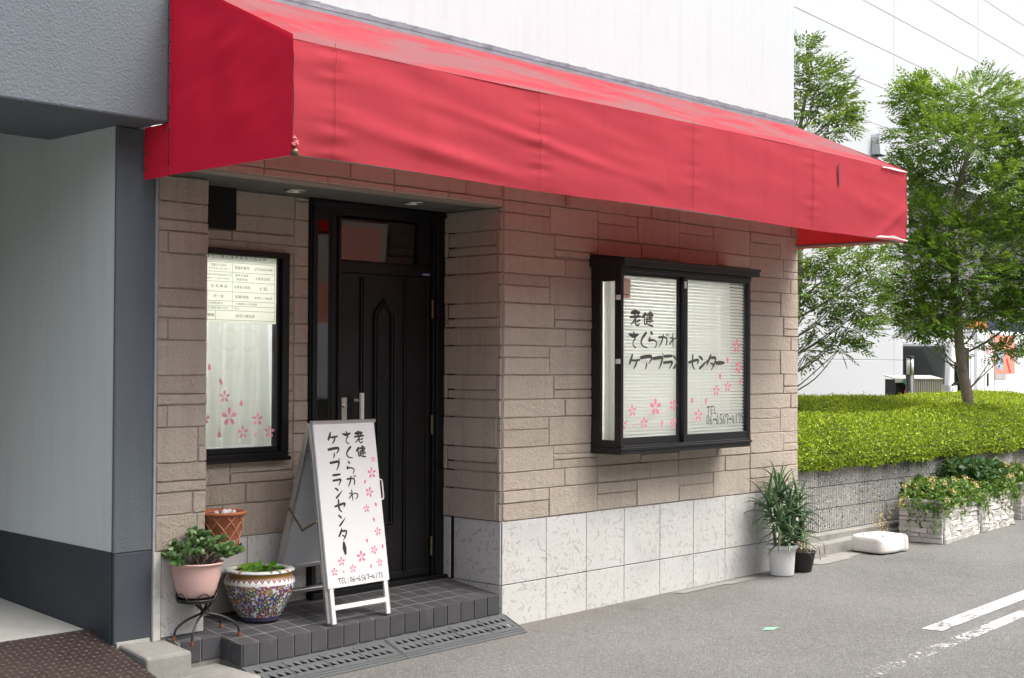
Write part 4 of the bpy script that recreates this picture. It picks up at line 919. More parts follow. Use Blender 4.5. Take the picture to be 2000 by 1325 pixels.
# N points to the street (-y): front = +h
m = MB(); bbox(m,.010,.458,.186,1.10,-.012,.004); panel = m.build('front_panel', MT['white_panel'], SB, bevel=.002)
m = MB(); bbox(m,-.003,.022,0,1.098,-.032,-.013); bbox(m,.438,.462,0,1.098,-.032,-.013); bbox(m,.022,.438,1.07,1.098,-.032,-.013); m.build('front_frame', MT['alu'], SB, bevel=.002)
m = MB(); bbox(m,.0205,.047,-.008,.185,-.0125,.002); bbox(m,.417,.443,-.002,.185,-.0125,.002); bbox(m,.047,.417,.066,.092,-.012,.001); m.build('front_feet', MT['alu_pale'], SB, bevel=.002)
m = MB(); m.box(-.004,.462,.158,.186,1.086,1.106); m.build('top_hinge_rail', MT['alu'], SB, bevel=.003)
# back frame leans to the rear
Vb = (Vector((-.035,.50,fz(-1.39,.50)-.205)) - Vector((-.002,.19,1.088))); Lb = Vb.length; Vb.normalize(); Nb = U.cross(Vb).normalized(); Ob = Vector((-.002,.19,1.088))
def K3(u,v,h=0): return tuple(Ob + U*u + Vb*v + Nb*h)
def kbox(mb,u0,u1,v0,v1,h0,h1):
    mb.hexa([K3(u0,v0,h0),K3(u1,v0,h0),K3(u1,v0,h1),K3(u0,v0,h1)], [K3(u0,v1,h0),K3(u1,v1,h0),K3(u1,v1,h1),K3(u0,v1,h1)])
m = MB(); kbox(m,0,.024,0,Lb,-.012,.022); kbox(m,.436,.46,0,Lb,-.012,.022); kbox(m,.024,.436,.02,.045,-.010,.02); kbox(m,.024,.436,Lb*.775,Lb*.775+.026,-.010,.02); kbox(m,.024,.436,Lb*.925,Lb*.925+.022,-.010,.02); m.build('back_frame', MT['alu'], SB, bevel=.002)
m = MB(); kbox(m,.024,.436,.045,Lb*.775,.002,.008); m.build('back_panel', MT['back_panel'], SB)
m = MB(); kbox(m,.024,.436,Lb*.49,Lb*.51,-.006,.002); m.build('back_crossbar', MT['back_panel'], SB)
for u in (-.012,.468):
    a = Vector(B3(u,.56,-.02)); b = Vector(K3(u,.50,0)); c = (a+b)/2 + Vector((0,0,-.085))
    m = MB(); m.bar(a,c,.004,.012); m.bar(c,b,.004,.012)
    for q in (a,b,c): m.tube([(q.x-.006,q.y,q.z),(q.x+.006,q.y,q.z)], .007, 8)
    m.build('folding_stay', MT['brass'], SB)
m = MB(); hx = .470; P = [B3(hx-.008,.765,-.01),B3(hx+.014,.760,-.01),B3(hx+.016,.745,-.01),B3(hx+.016,.665,-.01),B3(hx+.012,.650,-.01),B3(hx-.008,.648,-.01)]; m.tube(P, .0045, 8); m.build('carry_handle', MT['alu_pale'], SB)
tp = lambda u,v,d: B3(u,v,.0046+d)
BG=[('老',.334,1.015,.066,.067),('健',.336,.932,.068,.065),('さ',.242,1.015,.059,.069),('く',.246,.931,.051,.064),('ら',.248,.844,.057,.071),('が',.248,.768,.064,.062),('わ',.249,.688,.068,.059),('ケ',.14,1.017,.069,.064),('ア',.139,.935,.077,.061),('プ',.141,.867,.071,.062),('ラ',.142,.782,.061,.066),('ン',.147,.709,.052,.061),('セ',.148,.635,.074,.069),('ン',.151,.555,.05,.065),('タ',.148,.473,.061,.065),('｜',.150,.397,.018,.060)]
for g in BG: glyph(*g, tp, MT['ink'], panel)
line_of('TEL:06-6567-4175', .083,.412,.222,.029,tp,MT['ink'],panel)
BF=[(.424,.882,.017),(.403,.805,.032),(.371,.696,.029),(.337,.605,.023),(.405,.469,.025),(.363,.367,.026),(.266,.34,.034),(.119,.327,.026),(.396,.292,.023),(.196,.28,.024),(.063,.276,.024)]
BP=[(.345,.756,.015),(.41,.62,.017),(.385,.537,.017),(.318,.422,.016),(.43,.379,.017),(.329,.277,.016),(.128,.269,.011)]
for i,q in enumerate(BF): blossom(*q, tp, MT['pink'], panel, [0,0,-.3,.05,.1,-.35,.05,.0,.05,.0,.0][i])
for i,q in enumerate(BP): lone_petal(*q, tp, MT['pink'], panel, [-.25,.12,.2,-.05,-.05,.05,.05][i]+ (math.pi if False else 0))

# ================================================================== leaves
def leaf_mesh(name, base, dirs, nrm, L, W, mat, parent=None, fold=.25, shape='diamond', curl=0.0):
    """base,dirs,nrm: (n,3) arrays; L,W: (n,)"""
    n = len(base); dirs = dirs/np.linalg.norm(dirs,axis=1,keepdims=True)
    side = np.cross(dirs,nrm); side /= np.linalg.norm(side,axis=1,keepdims=True)+1e-9; up = np.cross(side,dirs)
    L = L[:,None]; W = W[:,None]
    if shape == 'diamond':
        V = np.stack([base, base+dirs*L*.45+side*W*.5+up*W*fold, base+dirs*L-up*L*curl, base+dirs*L*.45-side*W*.5+up*W*fold],1).reshape(-1,3)
        k = 4; F = (np.arange(n)[:,None]*k+np.array([[0,1,2,3]])).ravel(); ls = 4; nf = n
        loops = F
        starts = np.arange(nf)*4; 
    else:   # oval with 8 rim points
        cu = []
        for a,b in [(0,0),(.22,.36),(.5,.5),(.8,.36),(1,0),(.8,-.36),(.5,-.5),(.22,-.36)]:
            cu.append(base+dirs*L*a+side*W*b+up*(W*fold*abs(b)*2-L*curl*a*a))
        V = np.stack(cu,1).reshape(-1,3); k = 8
        F = (np.arange(n)[:,None,None]*k+np.array([[0,1,7,7],[1,2,6,7],[2,3,5,6],[3,4,5,5]])[None]).reshape(-1,4)
        tri = F[:,2] == F[:,3]
        me = bpy.data.meshes.new(name); fl = [tuple(q[:3]) if t else tuple(q) for q,t in zip(F.tolist(),tri)]
        me.from_pydata(V.tolist(), [], fl); me.materials.append(mat); me.polygons.foreach_set('use_smooth',[True]*len(fl)); me.update()
        o = bpy.data.objects.new(name, me); COL.objects.link(o); o.parent = parent; return o
    me = bpy.data.meshes.new(name); me.vertices.add(len(V)); me.vertices.foreach_set('co', V.astype('f').ravel())
    me.loops.add(len(loops)); me.loops.foreach_set('vertex_index', loops.astype('i')); me.polygons.add(nf); me.polygons.foreach_set('loop_start', starts.astype('i'))
    me.update(calc_edges=True); me.validate(); me.materials.append(mat)
    o = bpy.data.objects.new(name, me); COL.objects.link(o); o.parent = parent; return o
def rand_dirs(n, zb=0):
    d = rng.normal(size=(n,3)); d[:,2] += zb; return d/np.linalg.norm(d,axis=1,keepdims=True)

# ================================================================== pots by the door
PK = thing('pink_planter', 'pale pink plastic flower pot on the lower tray of the iron stand', 'pot', (-2.085,.20,.415))
m = MB(); m.lathe([(.0,.004),(.082,.004),(.092,.012),(.105,.05),(.122,.11),(.127,.165),(.131,.172),(.142,.178),(.143,.184),(.134,.186),(.124,.178),(.120,.15),(.10,.14)], (0,0,0), 48); m.build('pot_wall', MT['pinkpot'], PK)
m = MB(); m.disc((0,0,.155), .121, 32); m.build('soil', MT['soil'], PK)
JD = thing('jade_plant', 'bushy jade plant with thick oval leaves growing in the pink pot', 'plant', (-2.075,.20,.57))
tw = MB(); bs=[]; ds=[]; ns=[]; ll=[]; ww=[]
for k in range(46):
    a = random.uniform(0,2*math.pi); rr = .20*math.sqrt(random.uniform(.01,1)); h = .015+.175*math.sqrt(max(0,1-(rr/.21)**2))*random.uniform(.35,1.0)
    tip = Vector((rr*math.cos(a)+.015, rr*math.sin(a)*.9, h)); b0 = Vector((random.uniform(-.03,.03),random.uniform(-.03,.03),-.02))
    mid = (b0+tip)/2+Vector((0,0,.02)); tw.tube([b0,mid,tip], [.007,.005,.0035], 6)
    for q in range(12):
        aa = q*2.4+random.uniform(-.4,.4); el = random.uniform(-.1,.9); d = Vector((math.cos(aa)*math.cos(el),math.sin(aa)*math.cos(el),math.sin(el)))
        d = (d + tip.normalized()*.5).normalized()
        st = tip - (tip-mid)*.12*(q//3); bs.append(st); ds.append(d); nn = Vector((-.5,-.5,.7)) + Vector(rand_dirs(1)[0])*.7 - d*.2; ns.append(nn); l = random.uniform(.030,.050); ll.append(l); ww.append(l*random.uniform(.66,.82))
tw.build('stems', MT['twig'], JD)
leaf_mesh('leaves', np.array([tuple(q) for q in bs]), np.array([tuple(q) for q in ds]), np.array([tuple(q) for q in ns]), np.array(ll), np.array(ww), MT['jade'], JD, .12, 'oval', .15)
TC = thing('terracotta_pot', 'terracotta pot with lattice relief on the upper tray of the iron stand', 'pot', (-1.845,.318,.628))
m = MB(); m.lathe([(0,.004),(.078,.004),(.084,.012),(.113,.185),(.117,.188),(.128,.192),(.130,.203),(.124,.209),(.110,.206),(.104,.19)], (0,0,0), 48); m.build('pot_wall', MT['terra'], TC)
m = MB()
for k in range(9):
    for sgn in (1,-1):
        P = []
        for q in range(9):
            v = q/8; a = 2*math.pi*k/9 + sgn*v*1.25; r = .083+.029*v+.001; P.append((r*math.cos(a), r*math.sin(a), .016+.168*v))
        m.tube(P, .0058, 6)
m.build('lattice_relief', MT['terra_l'], TC)
m = MB(); m.disc((0,0,.192), .106, 28); m.build('soil', MT['soil'], TC)
for (x,y,r) in [(-.015,-.04,.018),(.035,-.055,.016),(.01,-.012,.02),(-.045,-.01,.014),(.05,.01,.016)]:
    m = MB(); m.add(*lump((x,y,.197), r, 9, .3), 0, True); o = m.build('pebble', MT['pebble'], TC)
ST = thing('plant_stand', 'two-tier black wrought iron plant stand on the tiled step', 'plant stand', (-2.02,.22,.2))
def w2(x,y,z): return (x+2.02,y-.22,z-.2)
def arc(*P, n=8):
    P = [Vector(q) for q in P]; out = []
    for i in range(len(P)-1):
        p0=P[max(i-1,0)];p1=P[i];p2=P[i+1];p3=P[min(i+2,len(P)-1)]
        for k in range(n):
            t=k/n; out.append(.5*((2*p1)+(-p0+p2)*t+(2*p0-5*p1+4*p2-p3)*t*t+(-p0+3*p1-3*p2+p3)*t**3))
    out.append(P[-1]); return out
hub = (-2.035,.20,.335)
for (fx,fy) in [(-2.195,.235),(-2.165,.115),(-1.862,.13),(-1.86,.30)]:
    zf = fz(fx,fy)
    k = Vector((fx-hub[0],fy-hub[1],0)); 
    m = MB(); m.tube([w2(*q) for q in arc((hub[0]-k.x*.35,hub[1]-k.y*.35,.40),(hub[0],hub[1],.335),(hub[0]+k.x*.55,hub[1]+k.y*.55,.30),(fx-k.x*.08,fy-k.y*.08,zf+.06),(fx,fy,zf+.004))], .0065, 8); m.build('leg', MT['iron'], ST)
    m = MB(); m.tube([w2(fx,fy,zf+.0005),w2(fx,fy,zf+.024)], .0095, 8); m.build('foot_cap', MT['rust'], ST)
def tray(cx,cy,z,r):
    m = MB(); ring = [k*2*math.pi/28 for k in range(28)]
    m.tube([w2(cx+r*math.cos(a),cy+r*math.sin(a),z-.006) for a in ring], .006, 6, closed=True); m.tube([w2(cx+r*.97*math.cos(a),cy+r*.97*math.sin(a),z-.016) for a in ring], .005, 6, closed=True)
    for a in (0,math.pi/2): m.bar(w2(cx-r*math.cos(a),cy-r*math.sin(a),z-.009), w2(cx+r*math.cos(a),cy+r*math.sin(a),z-.009), .01, .005)
    m.disc(w2(cx,cy,z-.012), r, 24)
    for j in range(5):
        a0 = j*2*math.pi/5+.3; m.tube([w2(cx+(r+.010*math.sin(math.pi*q/10))*math.cos(a0+.9*q/10), cy+(r+.010*math.sin(math.pi*q/10))*math.sin(a0+.9*q/10), z-.004+.034*math.sin(math.pi*q/10)) for q in range(11)], .0035, 6)
    return m
tray(-2.085,.20,.414,.098).build('tray', MT['iron'], ST); tray(-1.845,.318,.627,.092).build('tray', MT['iron'], ST)
m = MB(); m.tube([w2(*q) for q in arc((-2.05,.20,.33),(-1.985,.235,.37),(-1.955,.25,.47),(-1.95,.25,.56),(-1.92,.272,.605),(-1.86,.31,.612))], .0085, 8); m.tube([w2(*q) for q in arc((-2.0,.21,.33),(-1.965,.24,.42),(-1.962,.252,.52))], .006, 8); m.build('post', MT['iron'], ST)
# porcelain fish bowl ----------------------------------------------------
def m_porcelain():
    g = NT('painted_porcelain'); tc = g.n('TexCoord').outputs['Object']; s = g.n('SeparateXYZ', {0: tc}); z = s.outputs[2]
    ang = g.math('ARCTAN2', s.outputs[1], s.outputs[0]); u = g.math('MULTIPLY', ang, .185)
    uv = g.n('CombineXYZ', {'X': u, 'Y': z, 'Z': 0.}).outputs[0]
    warp = g.n('TexNoise', {'Vector': uv, 'Scale': 26., 'Detail': 2.}); 
    uvw = g.n('VectorMath', {0: uv, 1: g.n('VectorMath', {0: g.n('VectorMath', {0: warp.outputs[1], 1: (.5,.5,.5)}, operation='SUBTRACT').outputs[0], 'Scale': .020}, operation='SCALE').outputs[0]}, operation='ADD').outputs[0]
    c = (.74,.73,.70)
    for scl, lim, pal, off in [(46., .46, [(0,(.05,.07,.30)),(.3,(.07,.13,.40)),(.6,(.03,.04,.12)),(1,(.10,.20,.45))], .3),(25., .52, [(0,(.05,.11,.06)),(.3,(.08,.14,.05)),(.55,(.06,.10,.16)),(.75,(.22,.13,.03)),(1,(.10,.05,.03))], 1.7),(17., .44, [(0,(.24,.03,.11)),(.25,(.06,.07,.28)),(.45,(.36,.22,.05)),(.6,(.03,.13,.36)),(.78,(.34,.05,.06)),(1,(.40,.12,.02))], 4.1)]:
        q = g.n('VectorMath', {0: uvw, 1: (off,off,0)}, operation='ADD').outputs[0]
        v = g.n('TexVoronoi', {'Vector': q, 'Scale': scl}, voronoi_dimensions='2D'); sc = g.n('SeparateColor', {0: v.outputs['Color']})
        d = g.n('VectorMath', {0: g.n('VectorMath', {0: q, 1: v.outputs['Position']}, operation='SUBTRACT').outputs[0], 'Scale': scl}, operation='SCALE').outputs[0]
        dd = g.n('SeparateXYZ', {0: d}); an = g.math('ARCTAN2', dd.outputs[1], dd.outputs[0])
        pet = g.math('ADD', .72, g.math('MULTIPLY', g.math('COSINE', g.math('ADD', g.math('MULTIPLY', an, 5.), g.math('MULTIPLY', sc.outputs[0], 6.28))), .32))
        ins = g.math('LESS_THAN', v.outputs['Distance'], g.math('MULTIPLY', pet, lim*1.15)); keep = g.math('GREATER_THAN', sc.outputs[1], .12)
        col = g.ramp(sc.outputs[2], pal); col = g.mix(g.math('LESS_THAN', v.outputs['Distance'], lim*.30), col, (.52,.38,.12))
        c = g.mix(g.math('MULTIPLY', ins, keep), c, col)
    # heart border, gold band, blue foot band
    hx = g.math('ABSOLUTE', g.math('SUBTRACT', g.math('FRACT', g.math('MULTIPLY', ang, 5.73)), .5))
    tip = g.math('ADD', .218, g.math('MULTIPLY', hx, .040))
    white = g.math('GREATER_THAN', z, .205); c = g.mix(white, c, (.74,.73,.70))
    c = g.mix(g.math('GREATER_THAN', z, tip), c, (.17,.09,.13)); c = g.mix(g.math('GREATER_THAN', z, g.math('ADD', tip, .008)), c, (.48,.27,.12)); c = g.mix(g.math('GREATER_THAN', z, g.math('ADD', tip, .014)), c, (.26,.16,.17))
    c = g.mix(g.math('GREATER_THAN', z, .2445), c, (.27,.15,.025)); c = g.mix(g.math('GREATER_THAN', z, .263), c, (.17,.08,.06)); c = g.mix(g.math('GREATER_THAN', z, .268), c, (.66,.68,.66))
    rad = g.math('SQRT', g.math('ADD', g.math('MULTIPLY', s.outputs[0], s.outputs[0]), g.math('MULTIPLY', s.outputs[1], s.outputs[1])))
    fl = g.n('TexVoronoi', {'Vector': uv, 'Scale': 24.}, voronoi_dimensions='2D'); 
    onrim = g.math('MULTIPLY', g.math('GREATER_THAN', z, .27), g.math('LESS_THAN', fl.outputs['Distance'], .22)); c = g.mix(onrim, c, g.ramp(g.n('SeparateColor', {0: fl.outputs['Color']}).outputs[0], [(0,(.06,.22,.12)),(.5,(.45,.08,.06)),(1,(.12,.25,.15))]))
    bl = g.ramp(g.noise(uv, 48, 2), [(.42,(.035,.075,.22)),(.5,(.10,.035,.05)),(.62,(.07,.12,.26))], 'CONSTANT')
    c = g.mix(g.math('LESS_THAN', z, .026), c, bl); c = g.mix(g.math('LESS_THAN', z, .005), c, (.10,.06,.05))
    return g.fin(col=c, rough=.16, spec=.5)
FB = thing('porcelain_bowl', 'round porcelain fish bowl painted with dense coloured flowers', 'bowl', (-1.583,.335,fz(-1.583,.335)))
FB.rotation_euler = (0,0,.4)
m = MB(); m.lathe([(.0,.0),(.108,.0),(.112,.006),(.116,.022),(.132,.045),(.160,.095),(.182,.145),(.193,.185),(.196,.205),(.192,.228),(.182,.243),(.181,.246),(.186,.262),(.192,.268),(.193,.274),(.187,.279),(.165,.281),(.146,.280),(.141,.274),(.142,.262),(.160,.235),(.17,.2),(.0,.19)], (0,0,0), 72); m.build('bowl_wall', m_porcelain(), FB)
m = MB(); m.disc((0,0,.262), .143, 40); m.build('water', MT['tank_water'], FB)
WP2 = thing('water_plant', 'bright green floating water plants inside the painted fish bowl', 'plant', (-1.583,.335,fz(-1.583,.335)+.262))
bs=[];ds=[];ns=[];ll=[];ww=[]
for k in range(58):
    a = random.uniform(0,6.28); r = .125*math.sqrt(random.random()); b = (r*math.cos(a),r*math.sin(a),.001+random.uniform(0,.012)); aa = random.uniform(0,6.28); up = random.uniform(.1,.9)
    bs.append(b); ds.append((math.cos(aa),math.sin(aa),up)); ns.append((random.uniform(-.3,.3),random.uniform(-.3,.3),1)); l = random.uniform(.035,.062); ll.append(l); ww.append(l*.8)
bs.append((-.0,0,.01)); ds.append((.1,0,1)); ns.append((0,-1,.2)); ll.append(.06); ww.append(.022)
leaf_mesh('leaves', np.array(bs), np.array(ds), np.array(ns,float), np.array(ll), np.array(ww), MT['lily'], WP2, .2, 'oval', .2)

# ================================================================== aloe, black pot
AL = thing('white_pot', 'white plastic flower pot with a small label at the right end of the stone base', 'pot', (2.905,-.195,gz(2.9)))
m = MB(); m.lathe([(0,.003),(.088,.003),(.091,.010),(.0985,.135),(.104,.206),(.116,.207),(.119,.213),(.119,.232),(.115,.237),(.104,.236),(.102,.21)], (0,0,0), 48); m.lathe([(.0975,.118),(.0985,.121),(.0983,.124)], (0,0,0), 48); m.build('pot_wall', MT['white_pl'], AL)
m = MB(); m.disc((0,0,.212), .103, 28); m.build('soil', MT['soil'], AL)
m = MB(); aa = R(-118)
for da,zz in []: pass
P=[(.1022*math.cos(aa+d),.1022*math.sin(aa+d),zz) for d,zz in [(-.02,.135),(.27,.138),(.25,.188),(-.04,.184)]]; m.add(P, [(0,1,2,3)]); m.build('paper_label', MT['paper'], AL)
AP = thing('aloe_plant', 'spiky aloe with many arching toothed leaves in the white pot', 'plant', (2.905,-.195,gz(2.9)+.21))
def aloe_leaf(mb, b, d, L, w, droop, m=0):
    b = Vector(b); d = Vector(d).normalized(); n = 8; sd = d.cross(Vector((0,0,1))); 
    if sd.length < .05: sd = Vector((1,0,0))
    sd.normalize(); p = b.copy(); vs = []; cur = d.copy()
    for i in range(n+1):
        t = i/n; wd = w*(1-t**1.6)*(1 if t > .05 else .8)+.0008; up = sd.cross(cur).normalized()
        vs += [p+sd*wd*.5+up*wd*.10, p-up*wd*.28, p-sd*wd*.5+up*wd*.10]
        p = p + cur*(L/n); cur = (cur+Vector((0,0,-droop/n))*(.4+1.3*t)).normalized()
    fs = []
    for i in range(n):
        a=i*3;c=a+3
        fs += [(a,a+1,c+1,c),(a+1,a+2,c+2,c+1),(a+2,a,c,c+2)]
    mb.add(vs, fs, m, True)
heads = [((-.01,.01,.0),(-.02,.02,.42)),((.06,-.02,0),(.13,-.06,.34)),((-.05,-.04,0),(-.13,-.06,.24)),((.03,.04,0),(.16,.0,.24)),((-.04,.03,0),(-.12,.04,.34)),((.05,-.06,0),(.10,-.12,.15)),((-.02,-.06,0),(-.07,-.12,.13)),((.0,.0,0),(.02,-.05,.30)),((.0,.02,0),(.07,.05,.44))]
stk = MB(); lv = MB()
for hi,(a,b) in enumerate(heads):
    a=Vector(a);b=Vector(b); stk.tube([a,(a+b)/2+Vector((.01,0,.01)),b], [.014,.012,.010], 7)
    nl = 22
    for k in range(nl):
        an = k*2.39996+hi; t = k/nl; el = R(78-92*t+random.uniform(-12,12)); st = b+(a-b).normalized()*.11*t
        aloe_leaf(lv, st, (math.cos(an)*math.cos(el),math.sin(an)*math.cos(el),math.sin(el)), random.uniform(.20,.32)*(1-.15*t), random.uniform(.026,.038), random.uniform(1.1,2.4))
stk.build('stalk', MT['aloe_old'], AP); lv.build('leaves', MT['aloe'], AP)
BK = thing('black_pot', 'black plastic nursery pot half hidden behind the white aloe pot', 'pot', (3.155,-.215,gz(3.1)))
m = MB(); m.lathe([(0,.003),(.072,.003),(.078,.012),(.105,.148),(.112,.15),(.113,.160),(.106,.162),(.10,.145)], (0,0,0), 40); m.build('pot_wall', MT['black_pl'], BK)
m = MB(); m.disc((0,0,.14), .101, 24); m.build('soil', MT['soil'], BK)
DS = thing('withered_plant', 'dry brown stalks with a few green shoots in the black pot', 'plant', (3.155,-.215,gz(3.1)+.14))
m = MB()
for k in range(14):
    a = random.uniform(0,6.28); r = .06*random.random(); h = random.uniform(.10,.27); x,y = r*math.cos(a),r*math.sin(a); m.tube(arc((x,y,0),(x+random.uniform(-.02,.02),y+random.uniform(-.02,.02),h*.6),(x+random.uniform(-.05,.05),y+random.uniform(-.05,.05),h),n=4), [.006*(1-q/10) for q in range(9)], 6)
m.tube(arc((.05,-.04,.0),(.09,-.06,.06),(.125,-.08,.04),(.135,-.085,-.06),n=5), .0035, 5); m.build('dry_stalks', MT['straw'], DS)
m = MB()
for k in range(10):
    a = random.uniform(0,6.28); aloe_leaf(m, (.03*math.cos(a),.03*math.sin(a),0), (math.cos(a)*.5,math.sin(a)*.5,1), random.uniform(.05,.13), .010, random.uniform(.2,1.2))
m.build('green_shoots', MT['aloe'], DS)
# white tank block ----------------------------------------------------------
TK = thing('parasol_base', 'low white rounded water-filled stand base lying on the road by the kerb', 'stand base', (4.52,-.14,gz(4.5)), R(-7))
out = []
for k in range(64):
    a = 2*math.pi*k/64; c,s_ = math.cos(a), math.sin(a); e = .34
    x = .012+.215*abs(c)**e*(1 if c > 0 else -1); y = .172*abs(s_)**e*(1 if s_ > 0 else -1)
    if y < -.12 and .075 < x < .165: y += .022*min(1,(x-.075)/.02)*min(1,(.165-x)/.02)
    out.append((x,y))
lay_ = [(.93,.010),(.985,.018),(1.0,.035),(1.0,.075),(.992,.105),(.97,.128),(.92,.143),(.80,.150),(.4,.1515),(.0,.152)]
m = MB(); vs = [(x*q,y*q,z) for q,z in lay_ for x,y in out]; m.add(vs, [(i*64+j,i*64+(j+1)%64,(i+1)*64+(j+1)%64,(i+1)*64+j) for i in range(len(lay_)-1) for j in range(64)], 0, True); m.build('tank', MT['white_foam'], TK)
m = MB(); m.lathe([(.0,.005),(.075,.005),(.085,0)], (-.01,.03,.1515), 24); m.lathe([(.025,.012),(.03,.006),(.032,0)], (-.01,.03,.156), 18); m.build('raised_socket', MT['white_foam'], TK)
m = MB()
for (x,y) in [(-.13,-.13),(-.15,.05),(.17,.09),(.10,-.10)]: m.tube([(x,y,.150),(x,y,.1555)], .010, 8)
m.build('plugs', MT['black_pl'], TK)
# ================================================================== block wall and kerb
WL = thing('block_wall', 'low retaining wall of ribbed concrete blocks under the hedge', 'wall', (3.45,.30,.2))
m = MB(); m.box(0,10,.012,.20,-.25,.575); core = m.build('wall_core', MT['dark_joint'], WL)
def rib_block(ribs):
    w,h = .398,.193; g = .0035; prof = []
    if ribs:
        n = 13; p = (w-2*g)/n
        for k in range(n):
            a = g+k*p; prof += [(a+p*.10,-.002),(a+p*.28,-.013),(a+p*.78,-.013),(a+p*.92,-.002)]
        prof = [(g,-.002)]+prof+[(w-g,-.002)]
    else: prof = [(g,-.004),(g+.004,-.010),(w-g-.004,-.010),(w-g,-.004)]
    vs = []; fs = []
    for x,y in prof: vs += [(x,y,g),(x,y,h-g)]
    for i in range(len(prof)-1): fs.append((2*i,2*i+2,2*i+3,2*i+1))
    b = len(vs); vs += [(g,.012,g),(w-g,.012,g),(w-g,.012,h-g),(g,.012,h-g)]
    k = len(prof); fs += [(b,b+1)+tuple(2*i for i in range(k-1,-1,-1)), (b+3,)+tuple(2*i+1 for i in range(k))+(b+2,)]
    me = bpy.data.meshes.new('block'); me.from_pydata(vs, [], fs); me.materials.append(MT['block']); me.update(); return me
RB, PB = rib_block(1), rib_block(0)
for r in range(3):
    for k in range(24):
        x = k*.40 - .10*(r % 2)
        share('block', PB if (k*5+r*7) % 11 == 3 and k > 4 else RB, core, loc=(x, random.uniform(-.001,.001), r*.194))
m = MB()
x0 = 3.47; k = 0
while x0 < 12:
    a,b = x0, x0+.60; za,zb = gz(a),gz(b)
    m.hexa([(a+.003,.115,za-.05),(b-.003,.115,zb-.05),(b-.003,.30,zb-.05),(a+.003,.30,za-.05)], [(a+.003,.125,za+.085),(b-.003,.125,zb+.085),(b-.003,.30,zb+.10),(a+.003,.30,za+.10)]); x0 += .6
m.box(3.47,12,.20,.312,.05,.197); struct('kerb', m, MT['concrete'], bevel=.008)
# ================================================================== stone planters
_rk = []
for v in range(5):
    rr = random.Random(v+40); vs = []
    for (x,y,z) in [(0,0,0),(1,0,0),(1,1,0),(0,1,0),(.04,-.5,.10),(.5,-.75,.08),(.96,-.5,.12),(.97,-.55,.88),(.5,-.8,.92),(.03,-.5,.9),(0,0,1),(1,0,1),(1,1,1),(0,1,1)]:
        vs.append((x+rr.uniform(-.02,.02)*(y<0), y+rr.uniform(-.35,.25)*(y<0), z+rr.uniform(-.10,.10)*(y<0)))
    me = bpy.data.meshes.new('stone'); me.from_pydata(vs, [], [(4,5,8,9),(5,6,7,8),(0,1,6,5,4),(10,9,8,7,11),(0,4,9,10),(1,11,7,6)]); me.materials.append(MT['stone']); me.update(); _rk.append(me)
def planter(x, y, w, d, h, rz, label):
    t = thing('stone_planter', label, 'planter', (x,y,gz(x)), rz, 'stacked stone planters along the wall')
    m = MB(); m.box(.015,w-.015,.015,d-.015,0,h-.03); m.build('planter_core', MT['dark_joint'], t)
    m = MB(); m.box(.02,w-.02,.02,d-.02,h-.03,h-.026); m.build('soil', MT['soil'], t)
    def side(L, M0):
        z = 0
        while z < h-.01:
            hh = random.uniform(.030,.056); hh = min(hh, h-z)
            if h-z-hh < .018: hh = h-z
            q = 0
            while q < L-.001:
                ll = random.uniform(.09,.25)
                if L-q-ll < .06: ll = L-q
                fl = .018*(1-z/h)
                share('stone', random.choice(_rk), t, M=M0 @ Matrix.Translation((q,.012-fl,z)) @ Matrix.Diagonal((ll,random.uniform(.018,.034),hh,1))); q += ll
            z += hh
    side(w, Matrix.Identity(4)); side(d, Matrix.Translation((0,d,0)) @ Matrix.Rotation(-math.pi/2,4,'Z')); side(d, Matrix.Translation((w,0,0)) @ Matrix.Rotation(math.pi/2,4,'Z'))
    return t
PL = [(5.29,-.35,.92,.40,.385,R(7.1)),(6.26,-.25,.86,.40,.37,R(4.5)),(7.50,-.13,.90,.40,.37,R(3))]
LB = ['nearest stacked stone planter, beside the white stand base','second stacked stone planter, behind the nearest one','farthest stacked stone planter, cut by the right picture edge']
FL = ['trailing ivy with cream blossoms spilling over the nearest stone planter','dark leafy shrub with yellow blossoms in the second stone planter','yellow flowering plant in the farthest stone planter']
